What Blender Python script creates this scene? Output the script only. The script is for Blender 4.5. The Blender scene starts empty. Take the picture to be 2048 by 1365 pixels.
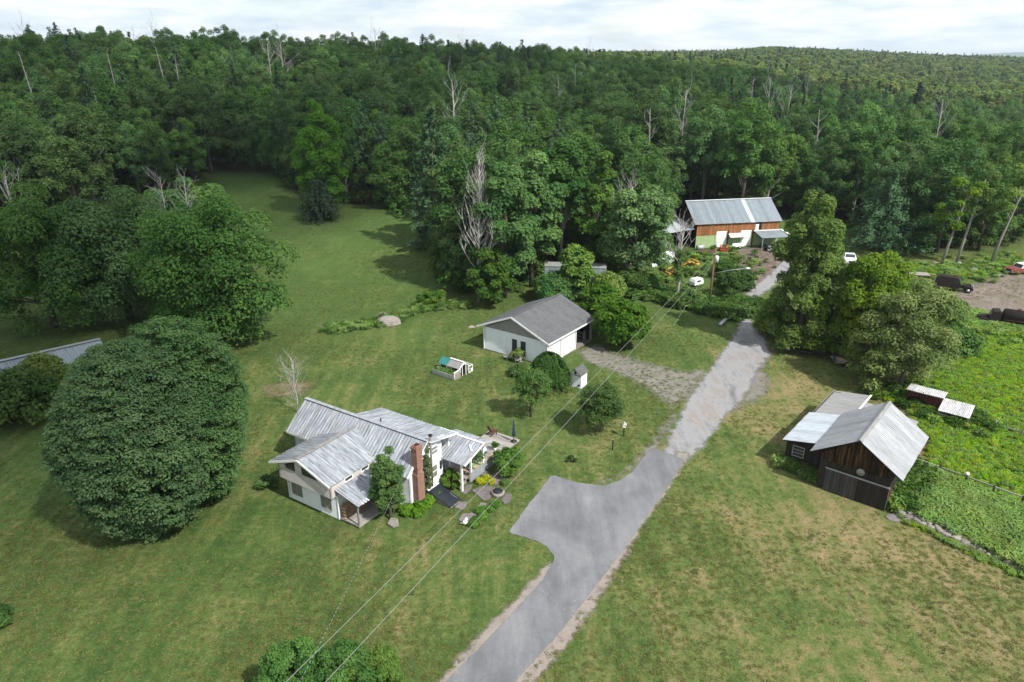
import bpy, math, random
import numpy as np
from mathutils import Vector, Matrix
C = bpy.context.scene.collection
SC = bpy.context.scene
R = np.random.default_rng(11)
rnd = random.Random(5)
PI = math.pi

# ------------------------------------------------------------------ camera, sky, sun, exposure
CAM_H, F_PX, HX, HY, HORIZON = 32.0, 1421.0, 1024.0, 682.5, 118.0
PITCH = math.atan((HY - HORIZON) / F_PX)
CP, SP = math.cos(PITCH), math.sin(PITCH)
cam = bpy.data.cameras.new('camera'); cam_ob = bpy.data.objects.new('camera', cam); C.objects.link(cam_ob)
cam.sensor_width = 36.0; cam.lens = 36.0 * F_PX / 2048.0
cam.clip_start = 0.5; cam.clip_end = 30000
cam_ob.location = (0, 0, CAM_H); cam_ob.rotation_euler = (PI / 2 - PITCH, 0, 0)
SC.camera = cam_ob

SUN_AZ = math.atan2(-0.67, 0.742)       # direction towards the sun, x/y angle
SUN_EL = math.radians(48)
sun = bpy.data.lights.new('sun', 'SUN'); sun.energy = 4.8; sun.angle = math.radians(0.6); sun.color = (1.0, 0.965, 0.90)
sun_ob = bpy.data.objects.new('sun', sun); C.objects.link(sun_ob)
sdir = Vector((math.cos(SUN_AZ) * math.cos(SUN_EL), math.sin(SUN_AZ) * math.cos(SUN_EL), math.sin(SUN_EL)))
sun_ob.rotation_euler = sdir.to_track_quat('Z', 'Y').to_euler(); sun_ob.location = (60, -40, 120)

W = bpy.data.worlds.new('World'); SC.world = W; W.use_nodes = True
nt = W.node_tree; nt.nodes.clear()
def wn(t, **kw):
    n = nt.nodes.new(t)
    for k, v in kw.items(): setattr(n, k, v)
    return n
sky = wn('ShaderNodeTexSky', sky_type='NISHITA'); sky.sun_disc = False
sky.sun_elevation = SUN_EL; sky.sun_rotation = PI / 2 - SUN_AZ; sky.air_density = 1.0; sky.dust_density = 0.6
geo = wn('ShaderNodeTexCoord'); mp = wn('ShaderNodeMapping'); mp.inputs['Scale'].default_value = (1, 1, 5.5)
no = wn('ShaderNodeTexNoise'); no.inputs['Scale'].default_value = 3.4; no.inputs['Detail'].default_value = 9; no.inputs['Roughness'].default_value = 0.6; no.inputs['Distortion'].default_value = 0.4
no2 = wn('ShaderNodeTexNoise'); no2.inputs['Scale'].default_value = 7.0; no2.inputs['Detail'].default_value = 8; no2.inputs['Roughness'].default_value = 0.62
rp = wn('ShaderNodeValToRGB'); rp.color_ramp.elements[0].position = 0.30; rp.color_ramp.elements[1].position = 0.47
rp2 = wn('ShaderNodeValToRGB'); rp2.color_ramp.elements[0].position = 0.36; rp2.color_ramp.elements[1].position = 0.62
rp2.color_ramp.elements[0].color = (5.0, 5.9, 6.7, 1); rp2.color_ramp.elements[1].color = (8.0, 8.2, 8.4, 1)
mx = wn('ShaderNodeMix', data_type='RGBA'); bg = wn('ShaderNodeBackground'); out = wn('ShaderNodeOutputWorld')
bg.inputs['Strength'].default_value = 0.1
L = nt.links.new
L(geo.outputs['Generated'], mp.inputs['Vector']); L(mp.outputs[0], no.inputs['Vector']); L(mp.outputs[0], no2.inputs['Vector'])
L(no.outputs[0], rp.inputs[0]); L(no2.outputs[0], rp2.inputs[0])
L(rp.outputs[0], mx.inputs[0]); L(sky.outputs[0], mx.inputs[6]); L(rp2.outputs[0], mx.inputs[7])
L(mx.outputs[2], bg.inputs[0]); L(bg.outputs[0], out.inputs[0])

SC.view_settings.view_transform = 'Standard'; SC.view_settings.look = 'None'
SC.view_settings.exposure = 0.56; SC.view_settings.gamma = 1.0; SC.view_settings.use_curve_mapping = False
SC.render.engine = 'CYCLES'
cy = SC.cycles
cy.max_bounces = 6; cy.diffuse_bounces = 3; cy.glossy_bounces = 2; cy.transmission_bounces = 3; cy.transparent_max_bounces = 12
cy.use_denoising = True; cy.caustics_reflective = False; cy.caustics_refractive = False
cy.use_adaptive_sampling = True; cy.adaptive_threshold = 0.015

# ------------------------------------------------------------------ terrain
def smooth(t): t = np.clip(t, 0, 1); return t * t * (3 - 2 * t)
PXT = [-2500, 0, 300, 640, 800, 1030, 1200, 1400, 1490, 1600, 1800, 2048, 4500]
HRT = [18, 18.5, 22, 19, 19.5, 17, 12, 9, 5, 0, -5, -8, -9]
FRT = [20, 20, 20, 20, 20, 20, 22, 25, 33, 26, 15, 12, 20]
def height(x, y):
    x = np.asarray(x, float); y = np.asarray(y, float)
    d = np.hypot(x, y); az = np.arctan2(x, np.maximum(y, 1e-3)); az = np.where(y <= 0, np.sign(x) * 1.4, az)
    px = HX + F_PX * np.tan(np.clip(az, -1.2, 1.2)) / (CP + 0.28 * SP) * 1.0
    hr = np.interp(px, PXT, HRT); fr = np.interp(px, PXT, FRT)
    near = smooth((d - 150) / (345 - 150)) * hr
    far = smooth((d - 520) / (1500 - 520)) * (fr - hr)
    und = 0.8 * np.sin(x * 0.031 + 1.3) * np.cos(y * 0.027) * smooth((d - 170) / 60)
    und += 2.5 * np.sin(x * 0.011 + .4) * np.cos(y * 0.009 + 1) * smooth((d - 300) / 200)
    front = smooth((y - 20) / 60)
    return (near + far + und) * front
def ray(px, py):
    u = (px - HX) / F_PX; v = (HY - py) / F_PX
    return np.array([u, CP + v * SP, -SP + v * CP])
def G(px, py, z=0.0):
    """ground point seen at a place of the photograph, on level ground at height z"""
    d = ray(px, py); t = (z - CAM_H) / d[2]
    return Vector((d[0] * t, d[1] * t, z))
def GT(px, py):
    d = ray(px, py); t = 20.0
    for _ in range(4000):
        p = d * t
        if CAM_H + p[2] <= float(height(p[0], p[1])): break
        t += 0.4
    return Vector((p[0], p[1], float(height(p[0], p[1]))))
def proj(x, y, z):
    q = z - CAM_H; f = y * CP - q * SP; up = y * SP + q * CP
    return HX + F_PX * x / f, HY - F_PX * up / f

# ------------------------------------------------------------------ helpers
def tag(o, label=None, cat=None, group=None, kind=None):
    if label: o['label'] = label
    if cat: o['category'] = cat
    if group: o['group'] = group
    if kind: o['kind'] = kind
    return o
def thing(name, label, cat, loc=(0, 0, 0), rz=0, group=None, scale=None):
    o = bpy.data.objects.new(name, None); C.objects.link(o); o.empty_display_size = 0.3
    o.location = loc; o.rotation_euler = (0, 0, rz)
    if scale: o.scale = (scale,) * 3
    return tag(o, label, cat, group)
def link(name, me, parent=None, mtx=None):
    o = bpy.data.objects.new(name, me); C.objects.link(o)
    if parent: o.parent = parent
    if mtx is not None: o.matrix_local = mtx
    return o
class MB:
    def __init__(s): s.v = []; s.f = []; s.m = []; s.sm = []
    def add(s, vs, fs, mi=0, smooth=False):
        k = len(s.v); s.v += [tuple(v) for v in vs]; s.f += [tuple(i + k for i in f) for f in fs]
        s.m += [mi] * len(fs); s.sm += [smooth] * len(fs)
        return s
    def box(s, a, b, mi=0):
        x0, y0, z0 = a; x1, y1, z1 = b
        return s.add([(x0, y0, z0), (x1, y0, z0), (x1, y1, z0), (x0, y1, z0), (x0, y0, z1), (x1, y0, z1), (x1, y1, z1), (x0, y1, z1)],
              [(3, 2, 1, 0), (4, 5, 6, 7), (0, 1, 5, 4), (1, 2, 6, 5), (2, 3, 7, 6), (3, 0, 4, 7)], mi)
    def slab(s, pts, th, mi=0):
        """polygon given anticlockwise from its outer side, thickness th inwards"""
        P = [Vector(p) for p in pts]; n = Vector((0, 0, 0))
        for i in range(len(P)):
            a, b = P[i], P[(i + 1) % len(P)]; n += a.cross(b)
        n.normalize(); Q = [p - n * th for p in P]; k = len(P)
        fs = [tuple(range(k)), tuple(range(2 * k - 1, k - 1, -1))]
        fs += [(i, i + k, (i + 1) % k + k, (i + 1) % k) for i in range(k)]
        return s.add(P + Q, fs, mi)
    def beam(s, a, b, w, h=None, mi=0):
        a = Vector(a); b = Vector(b); h = h or w; d = (b - a).normalized()
        x = d.cross(Vector((0, 0, 1)))
        x = Vector((1, 0, 0)) if x.length < 1e-3 else x.normalized()
        y = x.cross(d); vs = []
        for e in (a, b):
            for sx, sy in ((-1, -1), (1, -1), (1, 1), (-1, 1)): vs.append(e + x * sx * w / 2 + y * sy * h / 2)
        return s.add(vs, [(3, 2, 1, 0), (4, 5, 6, 7), (0, 1, 5, 4), (1, 2, 6, 5), (2, 3, 7, 6), (3, 0, 4, 7)], mi)
    def tube(s, path, radii, n=7, mi=0, cap=True):
        P = [Vector(p) for p in path]; vs = []; fs = []
        for i, p in enumerate(P):
            d = (P[min(i + 1, len(P) - 1)] - P[max(i - 1, 0)]).normalized()
            x = d.cross(Vector((0.02, 0.99, 0.13)))
            x = d.cross(Vector((1, 0, 0))) if x.length < 0.05 else x
            x.normalize(); y = d.cross(x)
            r = radii[i] if hasattr(radii, '__len__') else radii
            for k in range(n):
                a = 2 * PI * k / n; vs.append(p + (x * math.cos(a) + y * math.sin(a)) * r)
        for i in range(len(P) - 1):
            for k in range(n):
                k2 = (k + 1) % n; fs.append((i * n + k, i * n + k2, (i + 1) * n + k2, (i + 1) * n + k))
        if cap: fs.append(tuple(range(n - 1, -1, -1))); fs.append(tuple((len(P) - 1) * n + k for k in range(n)))
        return s.add(vs, fs, mi, True)
    def lathe(s, prof, n=14, c=(0, 0, 0), mi=0, jitter=0):
        vs = []; fs = []
        for r, z in prof:
            for k in range(n):
                a = 2 * PI * k / n; j = 1 + jitter * (rnd.random() - .5)
                vs.append((c[0] + r * j * math.cos(a), c[1] + r * j * math.sin(a), c[2] + z))
        for i in range(len(prof) - 1):
            for k in range(n):
                k2 = (k + 1) % n; fs.append((i * n + k, i * n + k2, (i + 1) * n + k2, (i + 1) * n + k))
        fs.append(tuple(range(n - 1, -1, -1))); fs.append(tuple((len(prof) - 1) * n + k for k in range(n)))
        return s.add(vs, fs, mi, True)
    def prism(s, prof, y0, y1, mi=0, in0=0.0, taper=None):
        """profile in x/z pushed along y"""
        k = len(prof); vs = [(x, y0, z) for x, z in prof] + [(x, y1, z) for x, z in prof]
        fs = [tuple(range(k)), tuple(range(2 * k - 1, k - 1, -1))] + [(i, i + k, (i + 1) % k + k, (i + 1) % k) for i in range(k)]
        return s.add(vs, fs, mi)
    def mesh(s, name, mats):
        me = bpy.data.meshes.new(name); me.from_pydata(s.v, [], s.f)
        for m in (mats if isinstance(mats, (list, tuple)) else [mats]): me.materials.append(m)
        me.polygons.foreach_set('material_index', s.m); me.polygons.foreach_set('use_smooth', s.sm); me.update()
        return me
    def obj(s, name, mats, parent=None, mtx=None): return link(name, s.mesh(name, mats), parent, mtx)

def frame_mtx(o, x, z):
    """matrix with its x axis along x, its z axis near z"""
    x = Vector(x).normalized(); z = Vector(z); y = z.cross(x).normalized(); z = x.cross(y)
    m = Matrix((x, y, z)).transposed().to_4x4(); m.translation = Vector(o); return m

# ------------------------------------------------------------------ materials
class NT:
    def __init__(s, name):
        s.m = bpy.data.materials.new(name); s.m.use_nodes = True; s.t = s.m.node_tree; s.t.nodes.clear()
        s.out = s.n('ShaderNodeOutputMaterial')
    def n(s, t, ins=None, **kw):
        n = s.t.nodes.new(t)
        for k, v in kw.items(): setattr(n, k, v)
        for k, v in (ins or {}).items(): s.set(n, k, v)
        return n
    def set(s, n, k, v):
        if isinstance(v, bpy.types.NodeSocket): s.t.links.new(v, n.inputs[k])
        elif isinstance(v, bpy.types.Node): s.t.links.new(v.outputs[0], n.inputs[k])
        else: n.inputs[k].default_value = v
    def coord(s, kind='Object', scale=(1, 1, 1), rot=(0, 0, 0)):
        c = s.n('ShaderNodeTexCoord'); m = s.n('ShaderNodeMapping', {'Vector': c.outputs[kind], 'Scale': scale, 'Rotation': rot})
        return m.outputs[0]
    def noise(s, vec, scale, detail=4, rough=.55, dist=0):
        return s.n('ShaderNodeTexNoise', {'Vector': vec, 'Scale': scale, 'Detail': detail, 'Roughness': rough, 'Distortion': dist}).outputs[0]
    def ramp(s, fac, stops):
        n = s.n('ShaderNodeValToRGB', {'Fac': fac}); e = n.color_ramp.elements
        while len(e) < len(stops): e.new(0.5)
        for el, (p, c) in zip(e, stops):
            el.position = p; el.color = (c, c, c, 1) if not hasattr(c, '__len__') else tuple(c) + (1,) * (4 - len(c))
        return n.outputs[0]
    def mix(s, fac, a, b, mode='MIX'):
        n = s.n('ShaderNodeMix', data_type='RGBA', blend_type=mode)
        for k, v in ((0, fac), (6, a), (7, b)):
            if isinstance(v, tuple): v = v + (1,) * (4 - len(v))
            s.set(n, k, v)
        return n.outputs[2]
    def math(s, op, a, b=0.0, c=0.0, clamp=False):
        n = s.n('ShaderNodeMath', {0: a, 1: b, 2: c}, operation=op); n.use_clamp = clamp; return n.outputs[0]
    def bump(s, h, strength=.4, dist=.02): return s.n('ShaderNodeBump', {'Height': h, 'Strength': strength, 'Distance': dist}).outputs[0]
    def pbr(s, col, rough=.7, spec=.3, metal=0.0, normal=None, **kw):
        p = s.n('ShaderNodeBsdfPrincipled'); 
        s.set(p, 'Base Color', col if not isinstance(col, tuple) else col + (1,) * (4 - len(col)))
        s.set(p, 'Roughness', rough); s.set(p, 'Specular IOR Level', spec); s.set(p, 'Metallic', metal)
        if normal is not None: s.set(p, 'Normal', normal)
        return p.outputs[0]
    def done(s, sh): s.t.links.new(sh, s.out.inputs['Surface']); return s.m

def plain(name, c1, c2=None, scale=3.0, rough=.75, stretch=(1, 1, 1), bump=.15, metal=0.0, spec=.3, objvar=.12):
    n = NT(name); v = n.coord('Object', stretch)
    c2 = c2 or tuple(x * .72 for x in c1)
    f = n.noise(v, scale, 6, .62); f = n.ramp(f, [(.35, 0), (.68, 1)])
    col = n.mix(f, c1, c2)
    oi = n.n('ShaderNodeObjectInfo').outputs['Random']
    col = n.mix(1.0, col, n.ramp(oi, [(0, 1 - objvar), (1, 1 + objvar)]), 'MULTIPLY')
    return n.done(n.pbr(col, rough, spec, metal, n.bump(n.noise(v, scale * 6, 3), bump, .01)))
def siding(name, c1, c2, pitch=.2, lap=.6):
    n = NT(name); v = n.coord('Object'); sx = n.n('ShaderNodeSeparateXYZ', {0: v})
    saw = n.math('FRACT', n.math('DIVIDE', sx.outputs[2], pitch))
    f = n.noise(v, 1.3, 6, .6); col = n.mix(n.ramp(f, [(.35, 0), (.75, 1)]), c1, c2)
    grime = n.noise(n.coord('Object', (6, 6, .6)), 1.2, 5)
    col = n.mix(n.ramp(grime, [(.55, 0), (.85, .35)]), col, tuple(x * .55 for x in c1))
    return n.done(n.pbr(col, .55, .3, 0, n.bump(n.math('SUBTRACT', 1.0, saw), lap, .03)))
def wood(name, c1, c2, along='z', rough=.85):
    n = NT(name); st = {'x': (.5, 9, 9), 'y': (9, .5, 9), 'z': (9, 9, .5)}[along]
    oi = n.n('ShaderNodeObjectInfo'); 
    vec = n.n('ShaderNodeVectorMath', {0: n.coord('Object', st), 1: n.n('ShaderNodeVectorMath', {0: oi.outputs['Random'], 3: 31.0}, operation='SCALE').outputs[0]}, operation='ADD').outputs[0]
    f = n.noise(vec, 1.6, 6, .6); col = n.mix(n.ramp(f, [(.3, 0), (.72, 1)]), c1, c2)
    col = n.mix(1.0, col, n.ramp(oi.outputs['Random'], [(0, .72), (1, 1.2)]), 'MULTIPLY')
    return n.done(n.pbr(col, rough, .2, 0, n.bump(n.noise(vec, 5, 3), .4, .01)))
def metal_roof(name, base, pale, rust, rustamt=.5, rough=.45, metal=.35):
    """painted or galvanised sheet; streaks run down the slope (local y)"""
    n = NT(name); oi = n.n('ShaderNodeObjectInfo').outputs['Random']
    off = n.n('ShaderNodeVectorMath', {0: oi, 3: 47.0}, operation='SCALE').outputs[0]
    v = n.n('ShaderNodeVectorMath', {0: n.coord('Object', (7, .55, 1)), 1: off}, operation='ADD').outputs[0]
    v2 = n.n('ShaderNodeVectorMath', {0: n.coord('Object', (1.2, .7, 1)), 1: off}, operation='ADD').outputs[0]
    col = n.mix(n.ramp(n.noise(v, 1.5, 7, .65), [(.36, 0), (.64, 1)]), base, pale)
    r = n.math('MULTIPLY', n.ramp(n.noise(v2, 1.5, 7, .7), [(.5, 0), (.75, 1)]), n.ramp(n.noise(v, 3.2, 5, .7), [(.4, 0), (.62, 1)]))
    col = n.mix(n.math('MULTIPLY', r, rustamt), col, rust)
    col = n.mix(1.0, col, n.ramp(oi, [(0, .84), (.5, 1), (1, 1.08)]), 'MULTIPLY')
    return n.done(n.pbr(col, rough, .4, metal, n.bump(n.noise(v, 6, 3), .1, .01)))
def leafmat(name, dark, light, transl=.28, hue=.03):
    n = NT(name)
    t = n.n('ShaderNodeAttribute', attribute_name='tint').outputs['Fac']
    oi = n.n('ShaderNodeObjectInfo').outputs['Random']
    col = n.mix(t, dark, light)
    hs = n.n('ShaderNodeHueSaturation', {'Hue': n.ramp(oi, [(0, .5 - hue), (1, .5 + hue)]), 'Saturation': n.ramp(n.math('FRACT', n.math('MULTIPLY', oi, 7.3)), [(0, .9), (1, 1.12)]),
              'Value': n.ramp(n.math('FRACT', n.math('MULTIPLY', oi, 13.7)), [(0, .72), (1, 1.3)]), 'Color': col}).outputs[0]
    p = n.pbr(hs, .65, .07)
    tr = n.n('ShaderNodeBsdfTranslucent', {'Color': n.mix(1.0, hs, (1.25, 1.3, .7), 'MULTIPLY')}).outputs[0]
    return n.done(n.n('ShaderNodeMixShader', {0: transl, 1: p, 2: tr}).outputs[0])

M = {}
M['white_siding'] = siding('white_siding', (.74, .77, .78), (.64, .67, .68), .2)
M['beige_siding'] = siding('beige_siding', (.46, .43, .40), (.40, .37, .35), .16, .7)
M['cream_siding'] = siding('cream_siding', (.62, .58, .49), (.55, .52, .45), .18)
M['white_paint'] = plain('white_paint', (.78, .79, .79), (.66, .66, .64), 4)
M['white_door'] = plain('white_door', (.74, .74, .71), (.66, .66, .63), 2, .5)
M['grey_panel'] = plain('grey_panel', (.25, .24, .22), (.20, .195, .18), 2)
M['dark'] = plain('dark_interior', (.012, .012, .013), (.02, .018, .016), 4)
M['house_roof'] = metal_roof('house_roof_sheet', (.125, .135, .155), (.345, .375, .41), (.155, .115, .09), 1.1, .55, .05)
M['barn_roof'] = metal_roof('barn_roof_sheet', (.25, .26, .275), (.38, .39, .41), (.22, .18, .16), .5, .5, .25)
M['barn_roof_pale'] = metal_roof('pale_roof_sheet', (.38, .42, .46), (.54, .58, .61), (.25, .21, .18), .5, .5, .2)
M['tar_roof'] = metal_roof('tar_roof', (.15, .15, .148), (.26, .26, .255), (.12, .11, .10), .5, .8, 0)
M['rust_roof'] = metal_roof('rusty_tin_sheet', (.42, .43, .44), (.62, .62, .62), (.25, .085, .035), 1.3, .5, .3)
M['far_roof'] = metal_roof('far_roof_sheet', (.17, .20, .225), (.24, .275, .30), (.2, .2, .2), .2, .5, .3)
M['aqua_sheet'] = plain('translucent_sheet', (.42, .56, .60), None, 2, .4)
M['black_wood'] = wood('tarred_plank', (.013, .011, .010), (.045, .038, .032))
M['brown_wood'] = wood('weathered_plank', (.008, .007, .006), (.175, .088, .030))
for nd_ in M['brown_wood'].node_tree.nodes:
    if nd_.type == 'VALTORGB' and abs(nd_.color_ramp.elements[0].position - .3) < .01: nd_.color_ramp.elements[0].position = .40; nd_.color_ramp.elements[1].position = .78
    elif nd_.type == 'VALTORGB': nd_.color_ramp.elements[0].color = (.25, .25, .25, 1)
M['orange_wood'] = wood('orange_plank', (.30, .135, .058), (.21, .09, .038))
M['grey_wood'] = wood('grey_plank', (.19, .175, .16), (.33, .31, .29), 'x')
M['grey_wood_z'] = wood('grey_upright_plank', (.15, .145, .14), (.30, .29, .28), 'z')
M['barn_door'] = wood('dark_door_plank', (.022, .021, .021), (.085, .080, .078), 'z')
M['tan_wood'] = wood('tan_board', (.40, .29, .20), (.28, .20, .14), 'x')
M['red_wood'] = wood('red_plank', (.10, .022, .016), (.05, .03, .025), 'x')
M['green_wall'] = plain('green_paint', (.22, .33, .17), (.33, .40, .18), 1.1)
M['pole_wood'] = wood('pole_wood', (.19, .12, .075), (.11, .075, .05))
M['black'] = plain('black_paint', (.012, .012, .014), (.02, .02, .022), 5, .5)
M['blackdoor'] = plain('black_sheet_door', (.010, .013, .020), (.018, .022, .03), 3, .35, spec=.5)
M['glass'] = plain('window_glass', (.02, .025, .03), (.035, .04, .045), 1, .06, bump=0, spec=.6)
M['glass_pale'] = plain('curtained_glass', (.12, .12, .11), (.22, .21, .19), 3, .12, bump=0, spec=.6)  # paler mottled glass for house windows and the van windscreen
M['white_metal'] = plain('white_enamel', (.74, .76, .77), (.6, .62, .63), 2, .35, spec=.5)
M['rubber'] = plain('rubber', (.015, .015, .015), (.03, .028, .026), 5, .9)
M['rust_body'] = plain('rusted_black_steel', (.007, .006, .006), (.022, .013, .011), 4, .8)
M['rust'] = plain('rusted_steel', (.12, .045, .025), (.06, .03, .022), 4, .85)
M['red_paint'] = plain('faded_red_paint', (.22, .045, .035), (.16, .05, .04), 3, .5)
M['orange_paint'] = plain('orange_paint', (.5, .085, .02), (.36, .07, .02), 4, .5)
M['yellow_paint'] = plain('machine_yellow', (.55, .33, .035), (.38, .22, .04), 4, .5)
M['blue_paint'] = plain('dark_blue_plastic', (.02, .035, .07), (.03, .05, .09), 4, .5)
M['steel'] = plain('galvanised_steel', (.42, .44, .46), (.32, .34, .36), 5, .4, metal=.5)
M['stone'] = plain('fieldstone', (.25, .225, .20), (.14, .125, .115), 5, .9, bump=.5, objvar=.3)
M['flagstone'] = plain('flagstone', (.175, .15, .148), (.105, .095, .098), 3, .85, bump=.3, objvar=.25)
M['bark'] = wood('bark', (.06, .05, .04), (.12, .105, .09))
M['bark_grey'] = wood('grey_bark', (.17, .16, .145), (.30, .285, .26))
M['deadwood'] = wood('bleached_deadwood', (.36, .345, .33), (.22, .21, .195))
M['cable'] = plain('cable_sheath', (.26, .265, .26), (.21, .215, .21), 3, .7)
M['cloth_white'] = plain('white_cloth', (.75, .76, .78), (.6, .62, .64), 3, .8)
M['teal'] = plain('teal_roofing', (.018, .13, .12), (.03, .17, .155), 4, .5)
M['yellow_leaf'] = leafmat('yellow_green_leaf', (.15, .22, .025), (.30, .32, .045))
def brick_mat():
    n = NT('red_brick'); v = n.coord('Object')
    sx = n.n('ShaderNodeSeparateXYZ', {0: v})
    uv = n.n('ShaderNodeCombineXYZ', {0: n.math('ADD', sx.outputs[0], sx.outputs[1]), 1: sx.outputs[2], 2: 0.0}).outputs[0]
    b = n.n('ShaderNodeTexBrick', {'Vector': uv, 'Color1': (.24, .085, .055, 1), 'Color2': (.15, .055, .04, 1), 'Mortar': (.30, .26, .22, 1), 'Scale': 1.0, 'Mortar Size': .008, 'Brick Width': .21, 'Row Height': .075, 'Bias': 0.0})
    col = n.mix(n.ramp(n.noise(v, 2.2, 5, .65), [(.5, 0), (.8, .75)]), b.outputs['Color'], (.30, .24, .20))
    return n.done(n.pbr(col, .9, .2, 0, n.bump(b.outputs['Fac'], -.5, .01)))
M['brick'] = brick_mat()
def shingle_mat():
    n = NT('grey_shingle'); v = n.coord('Object')
    sx = n.n('ShaderNodeSeparateXYZ', {0: v})
    b = n.n('ShaderNodeTexBrick', {'Vector': v, 'Color1': (.075, .076, .08, 1), 'Color2': (.105, .107, .112, 1), 'Mortar': (.045, .045, .048, 1), 'Scale': 1.0, 'Mortar Size': .01, 'Brick Width': .33, 'Row Height': .15})
    col = n.mix(n.ramp(n.noise(n.coord('Object', (1, .35, 1)), .8, 6, .65), [(.4, 0), (.72, .8)]), b.outputs['Color'], (.118, .122, .132))
    return n.done(n.pbr(col, .9, .2, 0, n.bump(b.outputs['Fac'], -.4, .01)))
M['shingle'] = shingle_mat()

def grass_mat():
    n = NT('mown_grass'); v = n.coord('Object')
    nd = n.n('ShaderNodeTexCoord').outputs['Object']; sx = n.n('ShaderNodeSeparateXYZ', {0: nd}); X_, Y_ = sx.outputs[0], sx.outputs[1]
    st = n.coord('Object', (1.0, .13, 1), (0, 0, math.radians(-34)))     # the near lawn is mown along the drive
    sf = n.coord('Object', (.10, 1.0, 1), (0, 0, math.radians(8)))       # the long field is mown across
    big = n.noise(v, .05, 5, .6, .6); mid = n.noise(v, .24, 7, .68, .5); fine = n.noise(v, 1.6, 7, .75, .2); hair = n.noise(v, 6.5, 5, .8)
    run = n.noise(st, .85, 6, .62, .15); runf = n.noise(sf, .8, 4, .55)
    far = n.ramp(n.math('DIVIDE', Y_, 150.0), [(.42, 0), (.68, 1)])
    dry = n.math('ADD', n.math('MULTIPLY', X_, .0085), n.math('MULTIPLY', Y_, -.0036))
    dry = n.math('MINIMUM', n.math('MAXIMUM', n.math('ADD', dry, .08), -.12), .17)
    s_ = n.math('ADD', n.math('MULTIPLY', n.math('SUBTRACT', mid, .5), 1.0), n.math('ADD', n.math('MULTIPLY', n.math('SUBTRACT', run, .5), .95), n.math('ADD', n.math('MULTIPLY', n.math('SUBTRACT', fine, .5), 1.15), n.math('MULTIPLY', n.math('SUBTRACT', big, .5), .8))))
    s_ = n.math('ADD', s_, n.math('ADD', .46, dry)); s_ = n.math('SUBTRACT', s_, n.math('MULTIPLY', far, .10))
    col = n.ramp(s_, [(.10, (.040, .076, .018)), (.34, (.072, .112, .029)), (.50, (.115, .140, .042)), (.66, (.178, .160, .068)), (.90, (.265, .200, .110))])
    stripe = n.ramp(runf, [(.40, .94), (.60, 1.06)])
    col = n.mix(far, col, n.mix(1.0, n.mix(.55, col, (.066, .112, .027)), stripe, 'MULTIPLY'))
    col = n.mix(n.ramp(n.noise(v, .7, 7, .75, .5), [(.60, 0), (.70, .55)]), col, (.050, .105, .018))
    col = n.mix(n.ramp(hair, [(.30, .7), (.54, 0)]), col, (.026, .042, .012))
    col = n.mix(n.ramp(n.noise(v, 4.2, 4, .8), [(.56, 0), (.74, .5)]), col, (.26, .23, .13))
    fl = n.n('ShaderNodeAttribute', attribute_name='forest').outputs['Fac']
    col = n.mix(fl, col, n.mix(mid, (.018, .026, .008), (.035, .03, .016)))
    return n.done(n.pbr(col, .95, .08, 0, n.bump(n.math('ADD', hair, n.math('MULTIPLY', fine, 1.8)), .8, .10)))
M['grass'] = grass_mat()
def patchmat(name, cols, scale=1.2, fade=.35, rough=.9, noise_amt=.9, nscale=1.6, grassy=0.0, bump=.4, stretch=None, gscale=.5):
    """ground sheet that thins out with a ragged margin; attribute d is the distance in from its outline"""
    n = NT(name); v = n.coord('Object')
    st = v if not stretch else n.coord('Object', stretch[0], (0, 0, stretch[1]))
    a = n.noise(st, scale, 8, .65, .3); b = n.noise(v, scale * 9, 4, .75)
    col = n.ramp(n.math('ADD', n.math('MULTIPLY', a, .75), n.math('MULTIPLY', b, .25)), [(.34 + .34 * i / max(1, len(cols) - 1), c) for i, c in enumerate(cols)])
    d = n.n('ShaderNodeAttribute', attribute_name='d').outputs['Fac']
    e = n.math('ADD', d, n.math('MULTIPLY', n.math('SUBTRACT', n.noise(v, nscale, 7, .7), .5), noise_amt * 2))
    alpha = n.math('DIVIDE', e, fade, clamp=True)
    if grassy > 0:
        alpha = n.math('MULTIPLY', alpha, n.ramp(n.noise(v, gscale, 8, .72, .4), [(.5 - .25 * (1 - grassy) - .12, 1 - 0.0), (.5 + .25 * (1 - grassy), 1 - grassy)]))
    p = n.pbr(col, rough, .2, 0, n.bump(b, bump, .03))
    tr = n.n('ShaderNodeBsdfTransparent').outputs[0]
    return n.done(n.n('ShaderNodeMixShader', {0: alpha, 1: tr, 2: p}).outputs[0])

# ------------------------------------------------------------------ ground
az = np.concatenate([np.arange(-52, 52.01, .6), np.arange(56, 308, 4.0)]) * PI / 180
rad = np.concatenate([[3], np.geomspace(6, 420, 110), np.geomspace(440, 11000, 60)])
EDGE = [(-900, 450), (-100, 440), (0, 440), (200, 420), (330, 392), (420, 362), (470, 350), (545, 348), (580, 380), (600, 405), (690, 412), (770, 424), (850, 440),
        (880, 480), (900, 560), (935, 592), (1000, 592), (1060, 556), (1090, 528), (1240, 560), (1300, 520), (1335, 475), (1375, 440), (1560, 440),
        (1590, 455), (1700, 470), (1860, 515), (1990, 500), (2060, 480), (2900, 470)]
EX = [e[0] for e in EDGE]; EY = [e[1] for e in EDGE]
def forest_in(x, y, z=None):
    """how far (photo rows) a ground point lies behind the edge of the woods"""
    z = height(x, y)
    px, py = proj(x, y, z); return np.interp(px, EX, EY) - py
AA, RR = np.meshgrid(az, rad); X = RR * np.sin(AA); Y = RR * np.cos(AA); Z = height(X, Y)
nA = len(az); nR = len(rad)
V = np.stack([X, Y, Z], -1).reshape(-1, 3); V = np.vstack([V, [[0, 0, 0]]])
Fc = []
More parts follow.
